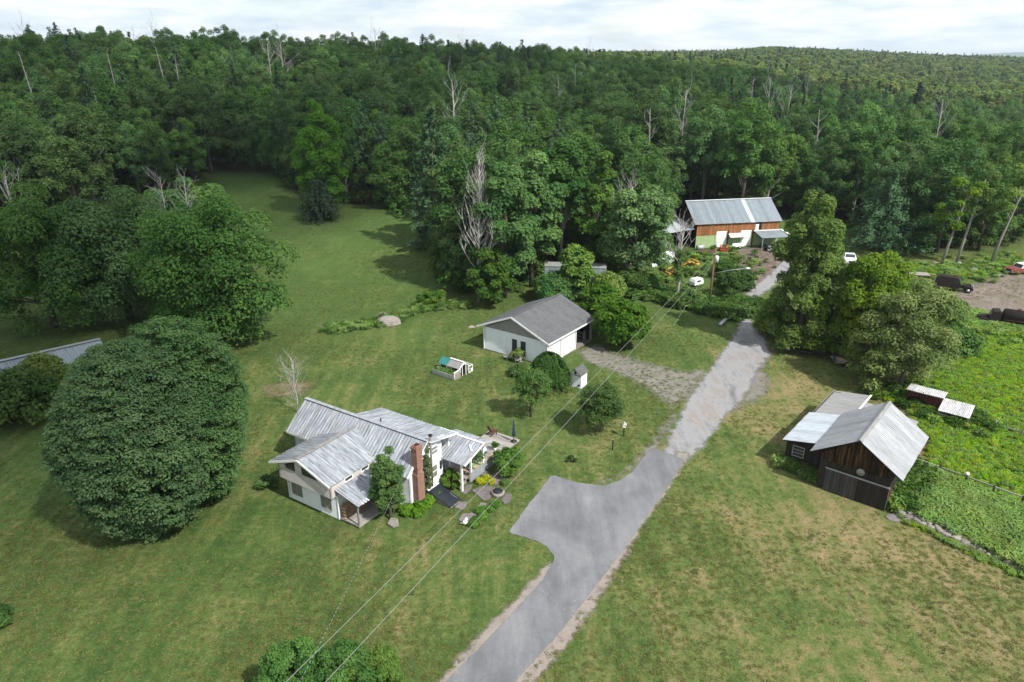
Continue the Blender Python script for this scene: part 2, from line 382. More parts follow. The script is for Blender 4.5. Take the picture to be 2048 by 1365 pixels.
for i in range(nR - 1):
    for j in range(nA):
        j2 = (j + 1) % nA; Fc.append((i * nA + j, (i + 1) * nA + j, (i + 1) * nA + j2, i * nA + j2))
Fc = [f[::-1] for f in Fc] + [(nR * nA, j, (j + 1) % nA)[::-1] for j in range(nA)]
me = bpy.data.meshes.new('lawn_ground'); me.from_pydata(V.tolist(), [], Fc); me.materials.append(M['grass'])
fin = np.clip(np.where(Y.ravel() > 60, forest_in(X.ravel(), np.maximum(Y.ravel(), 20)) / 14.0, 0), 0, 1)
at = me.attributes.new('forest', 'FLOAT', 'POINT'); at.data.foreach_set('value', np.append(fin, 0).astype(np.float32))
me.polygons.foreach_set('use_smooth', [True] * len(me.polygons)); me.update()
ground = tag(link('ground', me), 'mown lawn, fields and wooded hills', kind='structure')

def sdist(P, poly):
    """signed distance of points P to polygon, positive inside"""
    poly = np.asarray(poly, float); d = np.full(len(P), 1e9); ins = np.zeros(len(P), bool)
    for a, b in zip(poly, np.roll(poly, -1, 0)):
        e = b - a; w = P - a; t = np.clip((w @ e) / max(e @ e, 1e-9), 0, 1); d = np.minimum(d, np.hypot(*(w - t[:, None] * e).T))
        c = ((a[1] > P[:, 1]) != (b[1] > P[:, 1])) & (P[:, 0] < (b[0] - a[0]) * (P[:, 1] - a[1]) / (b[1] - a[1] + 1e-12) + a[0]); ins ^= c
    return np.where(ins, d, -d)
def patch(name, poly, mat, z, cell=.4, margin=.8, kind='structure', label=None):
    poly = [tuple(p[:2]) for p in poly]; A = np.array(poly); lo = A.min(0) - margin; hi = A.max(0) + margin
    nx = int((hi[0] - lo[0]) / cell) + 2; ny = int((hi[1] - lo[1]) / cell) + 2
    gx, gy = np.meshgrid(lo[0] + np.arange(nx) * cell, lo[1] + np.arange(ny) * cell); P = np.stack([gx.ravel(), gy.ravel()], 1)
    d = sdist(P, A); keep = d > -margin; idx = np.full(nx * ny, -1)
    I = np.arange(nx * ny).reshape(ny, nx); q = np.stack([I[:-1, :-1], I[:-1, 1:], I[1:, 1:], I[1:, :-1]], -1).reshape(-1, 4)
    q = q[keep[q].any(1)]; used = np.unique(q); idx[used] = np.arange(len(used))
    VZ = height(P[used, 0], P[used, 1]) + z
    me = bpy.data.meshes.new(name); me.from_pydata(np.column_stack([P[used], VZ]).tolist(), [], idx[q].tolist()); me.materials.append(mat)
    at = me.attributes.new('d', 'FLOAT', 'POINT'); at.data.foreach_set('value', d[used].astype(np.float32))
    o = link(name, me); return tag(o, label, kind=kind)
def pts(*pp): return [G(*p) for p in pp]

M['gravel'] = patchmat('gravel', [(.105, .102, .10), (.17, .168, .173), (.235, .232, .237), (.20, .18, .168), (.285, .25, .228)], .55, .5, noise_amt=1.1, nscale=.9, stretch=((1, .35, 1), math.radians(-33)), bump=.8)
M['gravel_thin'] = patchmat('thin_gravel', [(.12, .115, .085), (.19, .178, .155), (.235, .22, .20)], .9, .9, noise_amt=1.1, nscale=.9, grassy=.32, gscale=.7)
M['shoulder'] = patchmat('gravel_shoulder', [(.12, .105, .085), (.20, .175, .155), (.24, .205, .18), (.16, .125, .10)], 1.3, .35, noise_amt=.75, nscale=1.1, bump=.8)
M['dirt'] = patchmat('purple_dirt', [(.11, .075, .07), (.17, .125, .115), (.22, .17, .155)], .5, 1.0, noise_amt=1.6, nscale=.5, grassy=.35, gscale=.25)
M['trackdirt'] = patchmat('track_dirt', [(.15, .11, .10), (.23, .185, .17), (.30, .25, .23)], .6, 1.2, noise_amt=2.2, nscale=.35, grassy=.6, gscale=.3)
M['baredirt'] = patchmat('bare_earth', [(.14, .11, .065), (.21, .155, .10), (.25, .19, .13)], 1.6, 1.1, noise_amt=1.5, nscale=.9, grassy=.72, gscale=.8)
M['meadow'] = patchmat('meadow_floor', [(.05, .11, .012), (.08, .16, .015), (.12, .18, .02)], .5, 1.0, noise_amt=1.0, nscale=.6)
M['mulch'] = patchmat('garden_soil', [(.06, .045, .03), (.10, .075, .05), (.07, .08, .03)], 2.0, .3, noise_amt=.4, nscale=2)
def asphalt_mat():
    n = NT('worn_asphalt'); v = n.coord('Object'); st = n.coord('Object', (1, .2, 1), (0, 0, math.radians(-37)))
    a = n.noise(v, .28, 7, .65, .4); b = n.noise(v, 9, 4, .8); c = n.noise(st, .8, 6, .65)
    s = n.math('ADD', n.math('MULTIPLY', a, .5), n.math('MULTIPLY', c, .5))
    col = n.ramp(s, [(.36, (.105, .108, .116)), (.5, (.155, .158, .169)), (.66, (.222, .220, .226))])
    sp = n.math('MULTIPLY', n.ramp(n.noise(v, 1.5, 7, .75), [(.57, 0), (.68, 1)]), n.ramp(n.noise(v, .16, 4, .6), [(.48, 0), (.6, .8)]))
    col = n.mix(sp, col, (.30, .235, .20))
    col = n.mix(n.ramp(b, [(.3, .3), (.7, 0)]), col, (.05, .05, .055))
    wv = n.n('ShaderNodeVectorMath', {0: v, 1: n.n('ShaderNodeVectorMath', {0: n.n('ShaderNodeTexNoise', {'Vector': v, 'Scale': .8, 'Detail': 5}).outputs[1], 3: 1.6}, operation='SCALE').outputs[0]}, operation='ADD').outputs[0]
    vo = n.n('ShaderNodeTexVoronoi', {'Vector': wv, 'Scale': .28}, feature='DISTANCE_TO_EDGE').outputs['Distance']
    col = n.mix(n.math('MULTIPLY', n.ramp(vo, [(.0, .38), (.009, 0)]), n.ramp(n.noise(v, .22, 3), [(.45, 0), (.6, 1)])), col, (.045, .045, .048))
    dd = n.n('ShaderNodeAttribute', attribute_name='d').outputs['Fac']
    e = n.math('ADD', dd, n.math('MULTIPLY', n.math('SUBTRACT', n.noise(v, 1.3, 7, .75), .5), .5))
    sh = n.n('ShaderNodeMixShader', {0: n.math('DIVIDE', e, .04, clamp=True), 1: n.n('ShaderNodeBsdfTransparent').outputs[0], 2: n.pbr(col, .85, .25, 0, n.bump(b, .3, .02))})
    return n.done(sh.outputs[0])
M['asphalt'] = asphalt_mat()

gravel_poly = pts((1322, 905), (1374, 928), (1412, 890), (1452, 838), (1486, 806), (1506, 778), (1512, 752), (1524, 732), (1545, 712), (1535, 680), (1512, 655), (1502, 628), (1500, 610), (1555, 568), (1600, 520), (1575, 510), (1535, 550), (1490, 585), (1482, 625), (1472, 662), (1440, 705), (1410, 745), (1372, 800), (1340, 860))
patch('gravel_drive', gravel_poly, M['gravel'], .012, .4, 1.0, label='pale gravel upper part of the drive')
patch('gravel_spur', pts((1385, 800), (1420, 735), (1370, 742), (1300, 725), (1235, 705), (1190, 685), (1150, 700), (1165, 725), (1225, 745), (1290, 780), (1340, 820)), M['gravel_thin'], .008, .35, 1.0, label='thin gravel track curving to the garage')
patch('gravel_apron', pts((1440, 850), (1490, 815), (1538, 795), (1548, 760), (1530, 742), (1555, 705), (1530, 690), (1500, 720), (1480, 790)), M['gravel_thin'], .0095, .3, 1.0, label='ragged gravel margin on the sunny side of the drive')
patch('gravel_shoulder', pts((1245, 955), (1205, 972), (1160, 975), (1240, 945), (1300, 880), (1345, 815), (1362, 830), (1320, 905)), M['gravel_thin'], .009, .25, .5, label='gravelly verge west of the drive')
asph = pts((780, 1460), (890, 1365), (1000, 1255), (1085, 1160), (1103, 1128), (1108, 1112), (1090, 1092), (1070, 1082), (1016, 1066), (1050, 1018), (1103, 951), (1160, 966), (1205, 973), (1240, 961), (1262, 946), (1298, 902), (1306, 896), (1370, 920), (1340, 968), (1290, 1040), (1240, 1110), (1190, 1175), (1125, 1260), (1030, 1365), (930, 1470))
patch('asphalt_drive', asph, M['asphalt'], .03, .2, .3, label='grey asphalt lower part of the drive')
patch('drive_shoulder', pts((940, 1470), (1075, 1365), (1150, 1275), (1212, 1190), (1255, 1115), (1300, 1040), (1345, 975), (1385, 905), (1350, 900), (1290, 1000), (1200, 1130), (1100, 1250), (1000, 1365), (900, 1470)), M['shoulder'], .018, .2, .5, label='stony shoulder along the east side of the asphalt')
patch('drive_shoulder', pts((760, 1460), (868, 1365), (960, 1265), (1050, 1170), (1090, 1130), (1120, 1120), (1110, 1180), (1000, 1300), (900, 1400), (860, 1460)), M['shoulder'], .017, .2, .4, label='stony shoulder along the west side of the asphalt')
patch('dirt_yard', pts((1420, 520), (1400, 500), (1500, 495), (1570, 490), (1640, 505), (1620, 530), (1560, 560), (1510, 590), (1480, 560), (1440, 540)), M['dirt'], .010, .6, 2.5, label='purple dirt yard in front of the brown barn')
patch('dirt_track', pts((1880, 600), (1940, 570), (1990, 548), (2120, 520), (2300, 540), (2300, 700), (2060, 640), (1990, 625), (1920, 632)), M['trackdirt'], .011, .8, 3.0, label='dirt track and turning place on the right')
meadow_poly = pts((1790, 1020), (1860, 960), (1850, 890), (1800, 800), (1850, 700), (1870, 640), (1960, 640), (2070, 670), (2500, 800), (2500, 1400), (2060, 1150), (1960, 1100), (1870, 1055))
patch('meadow', meadow_poly, M['meadow'], .008, .8, 1.5, label='weedy meadow right of the dark barn')
for k, pp in enumerate([[(880, 1225), (905, 1240), (912, 1258), (895, 1250)], [(1895, 1150), (1925, 1150), (1930, 1168), (1900, 1165)], [(1990, 1178), (2012, 1182), (2010, 1194), (1985, 1190)], [(515, 770), (575, 760), (640, 760), (620, 790), (560, 800), (520, 795)], [(920, 655), (945, 650), (960, 655), (940, 663)], [(620, 1040), (690, 1058), (720, 1066), (690, 1080), (640, 1062), (600, 1030)]]):
    patch('bare_earth', pts(*pp), M['baredirt'], .006 + .001 * k, .25, .5, label='bare earth patch worn in the lawn')

# ------------------------------------------------------------------ foliage machinery
def unit(a): return a / np.maximum(np.linalg.norm(a, axis=1, keepdims=True), 1e-9)
def leaf_mesh(name, cen, nor, size, tint, mat, aspect=.62, axis=None):
    """many small folded diamond leaves (two triangles each)"""
    N = len(cen); nor = unit(nor); r = R.normal(size=(N, 3)) if axis is None else axis
    t = unit(np.cross(nor, np.cross(r, nor))); b = np.cross(nor, t); s = size[:, None]
    fold = nor * s * R.uniform(-.12, .22, (N, 1))
    v = np.empty((N, 4, 3)); v[:, 0] = cen - t * s; v[:, 1] = cen + b * s * aspect + fold; v[:, 2] = cen + t * s; v[:, 3] = cen - b * s * aspect + fold
    me = bpy.data.meshes.new(name); me.vertices.add(N * 4); me.vertices.foreach_set('co', v.ravel())
    i = np.arange(N)[:, None] * 4; tri = np.concatenate([i + 0, i + 1, i + 2, i + 0, i + 2, i + 3], 1).ravel()
    me.loops.add(N * 6); me.loops.foreach_set('vertex_index', tri.astype(np.int32))
    me.polygons.add(N * 2); me.polygons.foreach_set('loop_start', np.arange(0, N * 6, 3, dtype=np.int32))
    me.attributes.new('tint', 'FLOAT', 'FACE').data.foreach_set('value', np.repeat(np.clip(tint, 0, 1), 2).astype(np.float32))
    me.materials.append(mat); me.update(calc_edges=True); return me
def lobes(n, c, rad, lr, egg=0.0, shell=(.55, .95), flat=.8, bottom=-.75, sep=.55):
    """lobe centres spread through an egg-shaped envelope"""
    out = []; tries = 0; P_ = np.zeros((n + 1, 3)); Rr = np.zeros(n + 1)
    while len(out) < n and tries < n * 60:
        tries += 1
        d = R.normal(size=3); d /= np.linalg.norm(d)
        if d[2] < bottom: continue
        k = R.uniform(*shell); w = 1 - egg * d[2]
        p = np.array([c[0] + rad[0] * d[0] * k * w, c[1] + rad[1] * d[1] * k * w, c[2] + rad[2] * d[2] * k])
        r = lr * R.uniform(.7, 1.3)
        if not out or (np.linalg.norm((P_[:len(out)] - p) / (1, 1, .8), axis=1) > sep * (Rr[:len(out)] + r) * .9).all(): P_[len(out)] = p; Rr[len(out)] = r; out.append((p, r))
    return out
def lobe_leaves(lob, per, size, flat=.75, up=.5, inner=.55, rough=.45):
    cs, ns, ts, ss = [], [], [], []
    tot = sum(r * r for _, r in lob)
    for p, r in lob:
        k = max(6, int(per * r * r / tot)); d = unit(R.normal(size=(k, 3))); d[:, 2] = np.where(d[:, 2] < -.35, -d[:, 2], d[:, 2])
        rr = r * R.uniform(inner, 1.08, (k, 1)) ** .7
        cs.append(p + d * rr * (1, 1, flat)); ns.append(d + [0, 0, up] + R.normal(size=(k, 3)) * rough)
        ts.append(np.clip(R.normal(.45, .2) + R.normal(0, .16, k), 0, 1)); ss.append(size * R.uniform(.65, 1.35, k))
    return np.vstack(cs), np.vstack(ns), np.concatenate(ss), np.concatenate(ts)
def limb_mesh(name, h, r, lob, mat, frac=.75, fork=.25, every=2, lean=(0, 0), n=6, twig=.0):
    mb = MB(); top = h * frac
    path = [(lean[0] * t * h + rnd.uniform(-.02, .02) * h * (t > 0), lean[1] * t * h + rnd.uniform(-.02, .02) * h * (t > 0), top * t) for t in (0, .25, .5, .75, 1)]
    path[0] = (path[0][0], path[0][1], -.3)
    mb.tube(path, [r * 1.25, r * .9, r * .72, r * .5, r * .2], n + 1)
    for p, lr in lob[::every]:
        t = min(.95, max(fork, (p[2] * .62) / max(top, .1) - .05 + rnd.uniform(-.06, .06))); k = t * 4; i = min(3, int(k)); f = k - i
        a = Vector(path[i]).lerp(Vector(path[i + 1]), f); b = Vector(p); m = a.lerp(b, .5) + Vector((rnd.uniform(-.4, .4), rnd.uniform(-.4, .4), rnd.uniform(-.1, .5))) * .12 * (b - a).length
        rr = r * (.42 - .22 * t); mb.tube([a, m, b], [rr, rr * .7, rr * .25], max(4, n - 2), cap=False)
    return mb.mesh(name, mat)

def broadleaf_data(name, h, cr, n, per, leaf, mat, bark, base=.25, egg=.15, r=None, flat=.78, lr=.33, up=.5, sep=.55, shell=(.5, .95), lean=(0, 0), frac=.75, every=2, inner=.55):
    """crown + trunk meshes; h height, cr crown radius, base = fraction of h where the crown starts"""
    cz = h * (1 + base) / 2; rz = h * (1 - base) / 2
    lob = lobes(n, (lean[0] * h, lean[1] * h, cz), (cr, cr, rz), lr * cr, egg, shell, sep=sep, bottom=-.97 if base < .11 else -.75)
    cm = leaf_mesh(name + '_crown', *[a for a in lobe_leaves(lob, per, leaf, flat, up, inner)], mat)
    tm = limb_mesh(name + '_trunk', h, r or h * .017, lob, bark, frac=frac, every=every, lean=lean)
    return cm, tm
def conifer_data(name, h, cr, mat, bark, levels=22, nb=7, per=26, leaf=.3, droop=.25, base=.08, shape=.85, irregular=.15, tuft=.5):
    cs, ns, ss, ts, ax = [], [], [], [], []; mb = MB(); mb.tube([(0, 0, -.3), (0, 0, h * .5), (0, 0, h)], [h * .016, h * .010, .02], 7)
    for i in range(levels):
        t = i / (levels - 1); z = h * (base + (1 - base) * t ** .92); L0 = cr * max(.06, (1 - t)) ** shape
        for j in range(max(3, int(nb * (1 - .45 * t)))):
            a = R.uniform(0, 2 * PI); Lb = L0 * R.uniform(1 - irregular * 2, 1 + irregular); d = np.array([math.cos(a), math.sin(a), 0]); side = np.array([-d[1], d[0], 0])
            k = max(6, int(per * (.3 + Lb / cr))); u = R.uniform(.12, 1.0, k) ** .8
            zz = -droop * Lb * u ** 1.6 + .12 * Lb * np.clip(u - .7, 0, 1) + R.normal(0, .05 * cr, k)
            w = R.normal(0, .16 * tuft, k) * Lb * (1.15 - u)
            cs.append(np.array([0, 0, z]) + d * (u * Lb)[:, None] + side * w[:, None] + np.array([0, 0, 1]) * zz[:, None])
            ns.append(np.tile([0, 0, 1.0], (k, 1)) + d * .35 + R.normal(size=(k, 3)) * .4); ax.append(np.tile(d, (k, 1)) + side * np.sign(w)[:, None] * .7 + R.normal(size=(k, 3)) * .25)
            ss.append(leaf * R.uniform(.6, 1.3, k)); ts.append(np.clip(.25 + .5 * u + R.normal(0, .15, k), 0, 1))
            if j % 2 == 0 and Lb > .4:
                e = Vector((0, 0, z)) + Vector(d) * Lb * .8 + Vector((0, 0, -droop * Lb * .6)); mb.tube([(0, 0, z), e], [h * .0028, .01], 4, cap=False)
    cm = leaf_mesh(name + '_crown', np.vstack(cs), np.vstack(ns), np.concatenate(ss), np.concatenate(ts), mat, .36, np.vstack(ax))
    return cm, mb.mesh(name + '_trunk', bark)
def snag_mesh(name, h, spread, mat, r=.22, nlimb=9, depth=3, lean=(0, 0), start=.35, upw=.9):
    mb = MB(); top = Vector((lean[0] * h, lean[1] * h, h)); path = [Vector((0, 0, -.3))] + [Vector((top.x * t + rnd.uniform(-.15, .15), top.y * t + rnd.uniform(-.15, .15), h * t)) for t in (.25, .5, .75, 1)]
    mb.tube(path, [r, r * .85, r * .65, r * .4, .03], 7)
    def br(a, d, l, rr, dep):
        pts_ = [a]; p = a; dd = d.copy()
        for _ in range(3):
            dd = (dd + Vector((rnd.uniform(-.3, .3), rnd.uniform(-.3, .3), rnd.uniform(-.05, .3)))).normalized(); p = p + dd * l / 3; pts_.append(p)
        mb.tube(pts_, [rr, rr * .75, rr * .5, rr * .22], 4, cap=False)
        if dep > 0:
            for _ in range(3):
                i = rnd.choice((1, 2, 3)); d2 = (dd + Vector((rnd.uniform(-.9, .9), rnd.uniform(-.9, .9), rnd.uniform(-.2, .7)))).normalized()
                br(pts_[i], d2, l * rnd.uniform(.4, .62), rr * .5, dep - 1)
    for i in range(nlimb):
        t = start + (1 - start) * (i + rnd.random()) / nlimb; k = t * 4; j = min(3, int(k)); a = path[j].lerp(path[j + 1], k - j); an = rnd.uniform(0, 2 * PI)
        d = Vector((math.cos(an), math.sin(an), upw * rnd.uniform(.5, 1.5))).normalized(); br(a, d, spread * (1.2 - .75 * t) * rnd.uniform(.7, 1.2), r * (.5 - .3 * t), depth - 1)
    return mb.mesh(name, mat)
def place_tree(name, label, cat, loc, data, rz=None, s=1.0, group=None, sz=None):
    t = thing(name, label, cat, loc, rnd.uniform(0, 6.28) if rz is None else rz, group); t.scale = (s, s, sz or s)
    link('crown', data[0], t); link('trunk', data[1], t); return t

LM = dict(
    forest=leafmat('forest_leaf', (.042, .098, .028), (.115, .195, .058), .36, .016),
    fresh=leafmat('fresh_leaf', (.055, .125, .020), (.125, .220, .040), .36, .010),
    bright=leafmat('bright_leaf', (.070, .19, .030), (.155, .310, .055), .4, .0),  # light green, raised further to paint in a patch of sun
    ash=leafmat('ash_leaf', (.050, .118, .036), (.125, .210, .066), .36, .010),
    maple=leafmat('round_maple_leaf', (.042, .098, .034), (.098, .168, .058), .33, .005),
    spruce=leafmat('spruce_needle', (.016, .044, .022), (.048, .086, .040), .15, .010),
    pine=leafmat('pine_needle', (.030, .074, .036), (.080, .145, .068), .18, .008),
    row=leafmat('sunny_row_leaf', (.062, .130, .022), (.165, .235, .042), .4, .005),
    silver=leafmat('silvery_leaf', (.095, .150, .036), (.215, .265, .085), .4, .005),
    apple=leafmat('fruit_tree_leaf', (.05, .11, .022), (.12, .185, .040), .35, .012),
    shrub=leafmat('shrub_leaf', (.030, .08, .016), (.090, .160, .034), .32, .015),
    weed=leafmat('weed_leaf', (.15, .275, .026), (.27, .375, .050), .42, .03),
    tall=leafmat('tall_grass_leaf', (.12, .215, .05), (.22, .31, .095), .4, .02),
    hedge=leafmat('rank_weed_leaf', (.034, .088, .018), (.092, .152, .034), .32, .015),
    far=leafmat('far_forest_leaf', (.060, .110, .026), (.175, .215, .060), .33, .025))

# ------------------------------------------------------------------ the woods
def coll(name): return bpy.data.collections.new(name)
def scatter(name, P, rot, scl, idx, protos, label, cat=None):
    """one 'stuff' object: geometry nodes put a copy of one of the prototypes on every point"""
    cl = coll(name + '_prototypes')
    for k, me_ in enumerate(protos): cl.objects.link(bpy.data.objects.new('%s_%02d' % (name, k), me_))
    me = bpy.data.meshes.new(name); me.vertices.add(len(P)); me.vertices.foreach_set('co', np.asarray(P, np.float32).ravel())
    for nm, ty, a in (('rot', 'FLOAT', rot), ('scl', 'FLOAT', scl), ('pick', 'INT', idx)):
        me.attributes.new(nm, ty, 'POINT').data.foreach_set('value', np.asarray(a, np.float32 if ty == 'FLOAT' else np.int32))
    o = link(name, me); g = bpy.data.node_groups.new(name + '_scatter', 'GeometryNodeTree')
    g.interface.new_socket('Geometry', in_out='INPUT', socket_type='NodeSocketGeometry'); g.interface.new_socket('Geometry', in_out='OUTPUT', socket_type='NodeSocketGeometry')
    N = g.nodes.new; gi = N('NodeGroupInput'); go = N('NodeGroupOutput'); ci = N('GeometryNodeCollectionInfo'); ci.inputs[0].default_value = cl
    ci.inputs['Separate Children'].default_value = True; ci.inputs['Reset Children'].default_value = True
    ip = N('GeometryNodeInstanceOnPoints'); ip.inputs['Pick Instance'].default_value = True
    def attr(nm, ty):
        a = N('GeometryNodeInputNamedAttribute'); a.data_type = ty; a.inputs['Name'].default_value = nm; return a.outputs['Attribute']
    cx = N('ShaderNodeCombineXYZ'); K = g.links.new
    K(attr('rot', 'FLOAT'), cx.inputs[2]); K(cx.outputs[0], ip.inputs['Rotation']); K(attr('scl', 'FLOAT'), ip.inputs['Scale']); K(attr('pick', 'INT'), ip.inputs['Instance Index'])
    K(gi.outputs[0], ip.inputs['Points']); K(ci.outputs[0], ip.inputs['Instance']); K(ip.outputs[0], go.inputs[0])
    o.modifiers.new('scatter', 'NODES').node_group = g
    return tag(o, label, cat, kind='stuff')
def joined(name, *mes):
    """one mesh out of several, keeping the leaf tint"""
    vs, loops, tints, mi, mats, ls = [], [], [], [], [], []; off = 0; lo = 0
    for me_ in mes:
        nv = len(me_.vertices); a = np.empty(nv * 3, np.float32); me_.vertices.foreach_get('co', a); vs.append(a)
        nl = len(me_.loops); b = np.empty(nl, np.int32); me_.loops.foreach_get('vertex_index', b); loops.append(b + off)
        npl = len(me_.polygons); c = np.empty(npl, np.int32); me_.polygons.foreach_get('loop_start', c); ls.append(c + lo)
        t = np.zeros(npl, np.float32)
        if 'tint' in me_.attributes: me_.attributes['tint'].data.foreach_get('value', t)
        tints.append(t); mi.append(np.full(npl, len(mats), np.int32)); mats.append(me_.materials[0]); off += nv; lo += nl
    me = bpy.data.meshes.new(name); me.vertices.add(off); me.vertices.foreach_set('co', np.concatenate(vs)); me.loops.add(lo); me.loops.foreach_set('vertex_index', np.concatenate(loops))
    st = np.concatenate(ls); me.polygons.add(len(st)); me.polygons.foreach_set('loop_start', st)
    for m in mats: me.materials.append(m)
    me.polygons.foreach_set('material_index', np.concatenate(mi)); me.attributes.new('tint', 'FLOAT', 'FACE').data.foreach_set('value', np.concatenate(tints)); me.update(calc_edges=True); return me

FB = [broadleaf_data('woods', h, cr, n, per, .20, LM[m], M['bark_grey' if k % 3 == 1 else 'bark'], base=b, egg=e, lr=lr, up=.35, sep=.42, shell=(.3, 1.0), every=3, flat=1.05, inner=.35)
      for k, (h, cr, n, per, b, e, lr, m) in enumerate([(17, 5.0, 70, 14000, .04, .20, .25, 'forest'), (19, 4.4, 74, 14000, .06, .26, .25, 'forest'), (15, 5.2, 66, 13000, .02, .16, .25, 'forest'),
        (18, 5.6, 76, 15000, .08, .16, .23, 'forest'), (16, 4.0, 60, 11000, .02, .32, .26, 'fresh'), (20, 5.0, 70, 13000, .18, .14, .25, 'ash')])]
FC = [conifer_data('conifer', 17, 3.3, LM['spruce'], M['bark'], 26, 8, 26, .34, .3),
      conifer_data('conifer', 19, 4.3, LM['pine'], M['bark'], 20, 6, 40, .36, .05, .15, .6, .3, .8),
      conifer_data('conifer', 15, 3.0, LM['spruce'], M['bark'], 24, 8, 24, .32, .35)]
FS = [snag_mesh('dead_trunk', 15, 3.2, M['deadwood'], .2, 7, 2, (.04, .02), .45), snag_mesh('dead_trunk', 17, 4.5, M['deadwood'], .2, 12, 3, (-.03, .02), .4), snag_mesh('dead_trunk', 13, 1.2, M['deadwood'], .16, 4, 1, (.08, .0), .6)]
FLOW = [joined('low_tree', leaf_mesh('l', *lobe_leaves(lobes(16, (0, 0, 9.5), (4.4, 4.4, 5.5), 1.9, .1), 900, .62, .8, .6), LM['far'])) for _ in range(3)] + \
       [joined('low_conifer', conifer_data('c', 16, 3.4, LM['spruce'], M['bark'], 14, 6, 12, .7, .25)[0])]

sp = 7.2; gx, gy = np.meshgrid(np.arange(-330, 360, sp), np.arange(60, 430, sp)); gx = (gx + (np.arange(gx.shape[0]) % 2)[:, None] * sp / 2).ravel(); gy = gy.ravel()
gx = gx + R.uniform(-2.3, 2.3, len(gx)); gy = gy + R.uniform(-2.3, 2.3, len(gy)); gz = height(gx, gy)
fi = forest_in(gx, gy); px, py = proj(gx, gy, gz); dist = np.hypot(gx, gy)
ok = (fi > 2) & (px > -160) & (px < 2210) & (dist < 430)
gx, gy, gz, px, py, dist, fi = [a[ok] for a in (gx, gy, gz, px, py, dist, fi)]
cn = np.sin(gx * .035 + 2) * np.cos(gy * .04) + R.normal(0, .55, len(gx)) + .25 * (px > 1500)
kind = np.where(cn > .95, 1, 0)
kind = np.where((R.random(len(gx)) < .022) & (dist > 130), 2, kind)
scl = np.where(kind == 1, R.uniform(.8, 1.3, len(gx)), R.uniform(.78, 1.2, len(gx)))
pick = np.where(kind == 1, R.integers(0, 3, len(gx)), np.where(kind == 2, R.integers(0, 3, len(gx)), np.minimum(R.integers(0, 7, len(gx)), 5)))
pick = np.where((kind == 0) & (pick >= 4) & (R.random(len(gx)) < .5), R.integers(0, 4, len(gx)), pick)
rot = R.uniform(0, 6.28, len(gx))
show = scl / dist * (1 + .9 * np.clip(1 - fi / 25, 0, 1)); chosen = np.zeros(len(gx), bool)
for k, lim in ((0, 290), (1, 150), (2, 34)):
    ii = np.where((kind == k) & (px > -40) & (px < 2090))[0]; chosen[ii[np.argsort(-show[ii])][:lim]] = True
MARK = [(160, 'above the far left ash'), (330, 'above the bluish pine at left'), (480, 'left of the field top'), (600, 'at the top of the long field'), (740, 'behind the bright green tree'), (900, 'right of the low dark spruce'), (1050, 'behind the tall bare dead tree'), (1200, 'behind the box trailer'), (1345, 'right of the garage woods'), (1470, 'behind left half of brown barn'), (1620, 'behind right half of brown barn'), (1760, 'above the white pickup'), (1900, 'above the pale trunks'), (9999, 'at the far right')]
LOOK = [['full rounded broadleaf', 'tall tapering broadleaf', 'low broad broadleaf', 'large wide broadleaf', 'bright green slender broadleaf', 'pale green high-crowned broadleaf'], ['dark narrow spruce', 'bluish layered pine', 'dark short spruce'], ['bare grey branching trunk', 'bare grey wide-limbed trunk', 'bare leaning broken trunk']]
def zone(px_, fi_): return ('in front row of woods ' if fi_ < 22 else 'in lower woods ' if fi_ < 75 else 'midway up the hill ' if fi_ < 170 else 'near the skyline ') + next(t for x_, t in MARK if px_ < x_)
for i in np.where(chosen)[0]:
    zn = zone(px[i], fi[i]); lab = LOOK[kind[i]][pick[i]] + ' ' + zn
    if kind[i] == 0: place_tree('broadleaf_tree', lab, 'tree', (gx[i], gy[i], gz[i]), FB[pick[i]], rot[i], scl[i], lab)
    elif kind[i] == 1: place_tree('conifer_tree', lab, 'conifer', (gx[i], gy[i], gz[i]), FC[pick[i]], rot[i], scl[i], lab)
    else: t = thing('dead_tree', lab, 'dead tree', (gx[i], gy[i], gz[i]), rot[i], lab, 1.25 + .2 * scl[i]); link('trunk', FS[pick[i]], t)
rest = ~chosen & (kind < 2)
scatter('woodland', np.column_stack([gx, gy, gz])[rest], rot[rest], scl[rest], np.where(kind[rest] == 1, 6 + pick[rest], pick[rest]), [joined('w', *d) for d in FB + FC], 'mixed woodland rising over the hill behind the farm')
# undergrowth along the edge of the woods
UND = [leaf_mesh('undergrowth', *lobe_leaves(lobes(9, (0, 0, 1.2), (2.0, 2.0, 1.6), .9, .1), 420, .24, .8, .6), LM['hedge']) for _ in range(3)]
ed = []
for a, b in zip(EDGE[:-1], EDGE[1:]):
    if b[0] < -50 or a[0] > 2100: continue
    A_, B_ = G(*a), G(*b); nn = int((B_ - A_).length / 1.6)
    for k in range(nn):
        p = A_.lerp(B_, k / max(1, nn)); ed.append((p.x + rnd.uniform(-2.5, 2.5), p.y + rnd.uniform(1, 9)))
ed = np.array(ed); q = ~((np.abs(proj(ed[:, 0], ed[:, 1], 0)[0] - 1465) < 125))
ed = ed[q]
scatter('undergrowth', np.column_stack([ed, height(ed[:, 0], ed[:, 1])]), R.uniform(0, 6, len(ed)), R.uniform(.5, 1.3, len(ed)), R.integers(0, 3, len(ed)), UND, 'low leafy undergrowth along the edge of the woods')
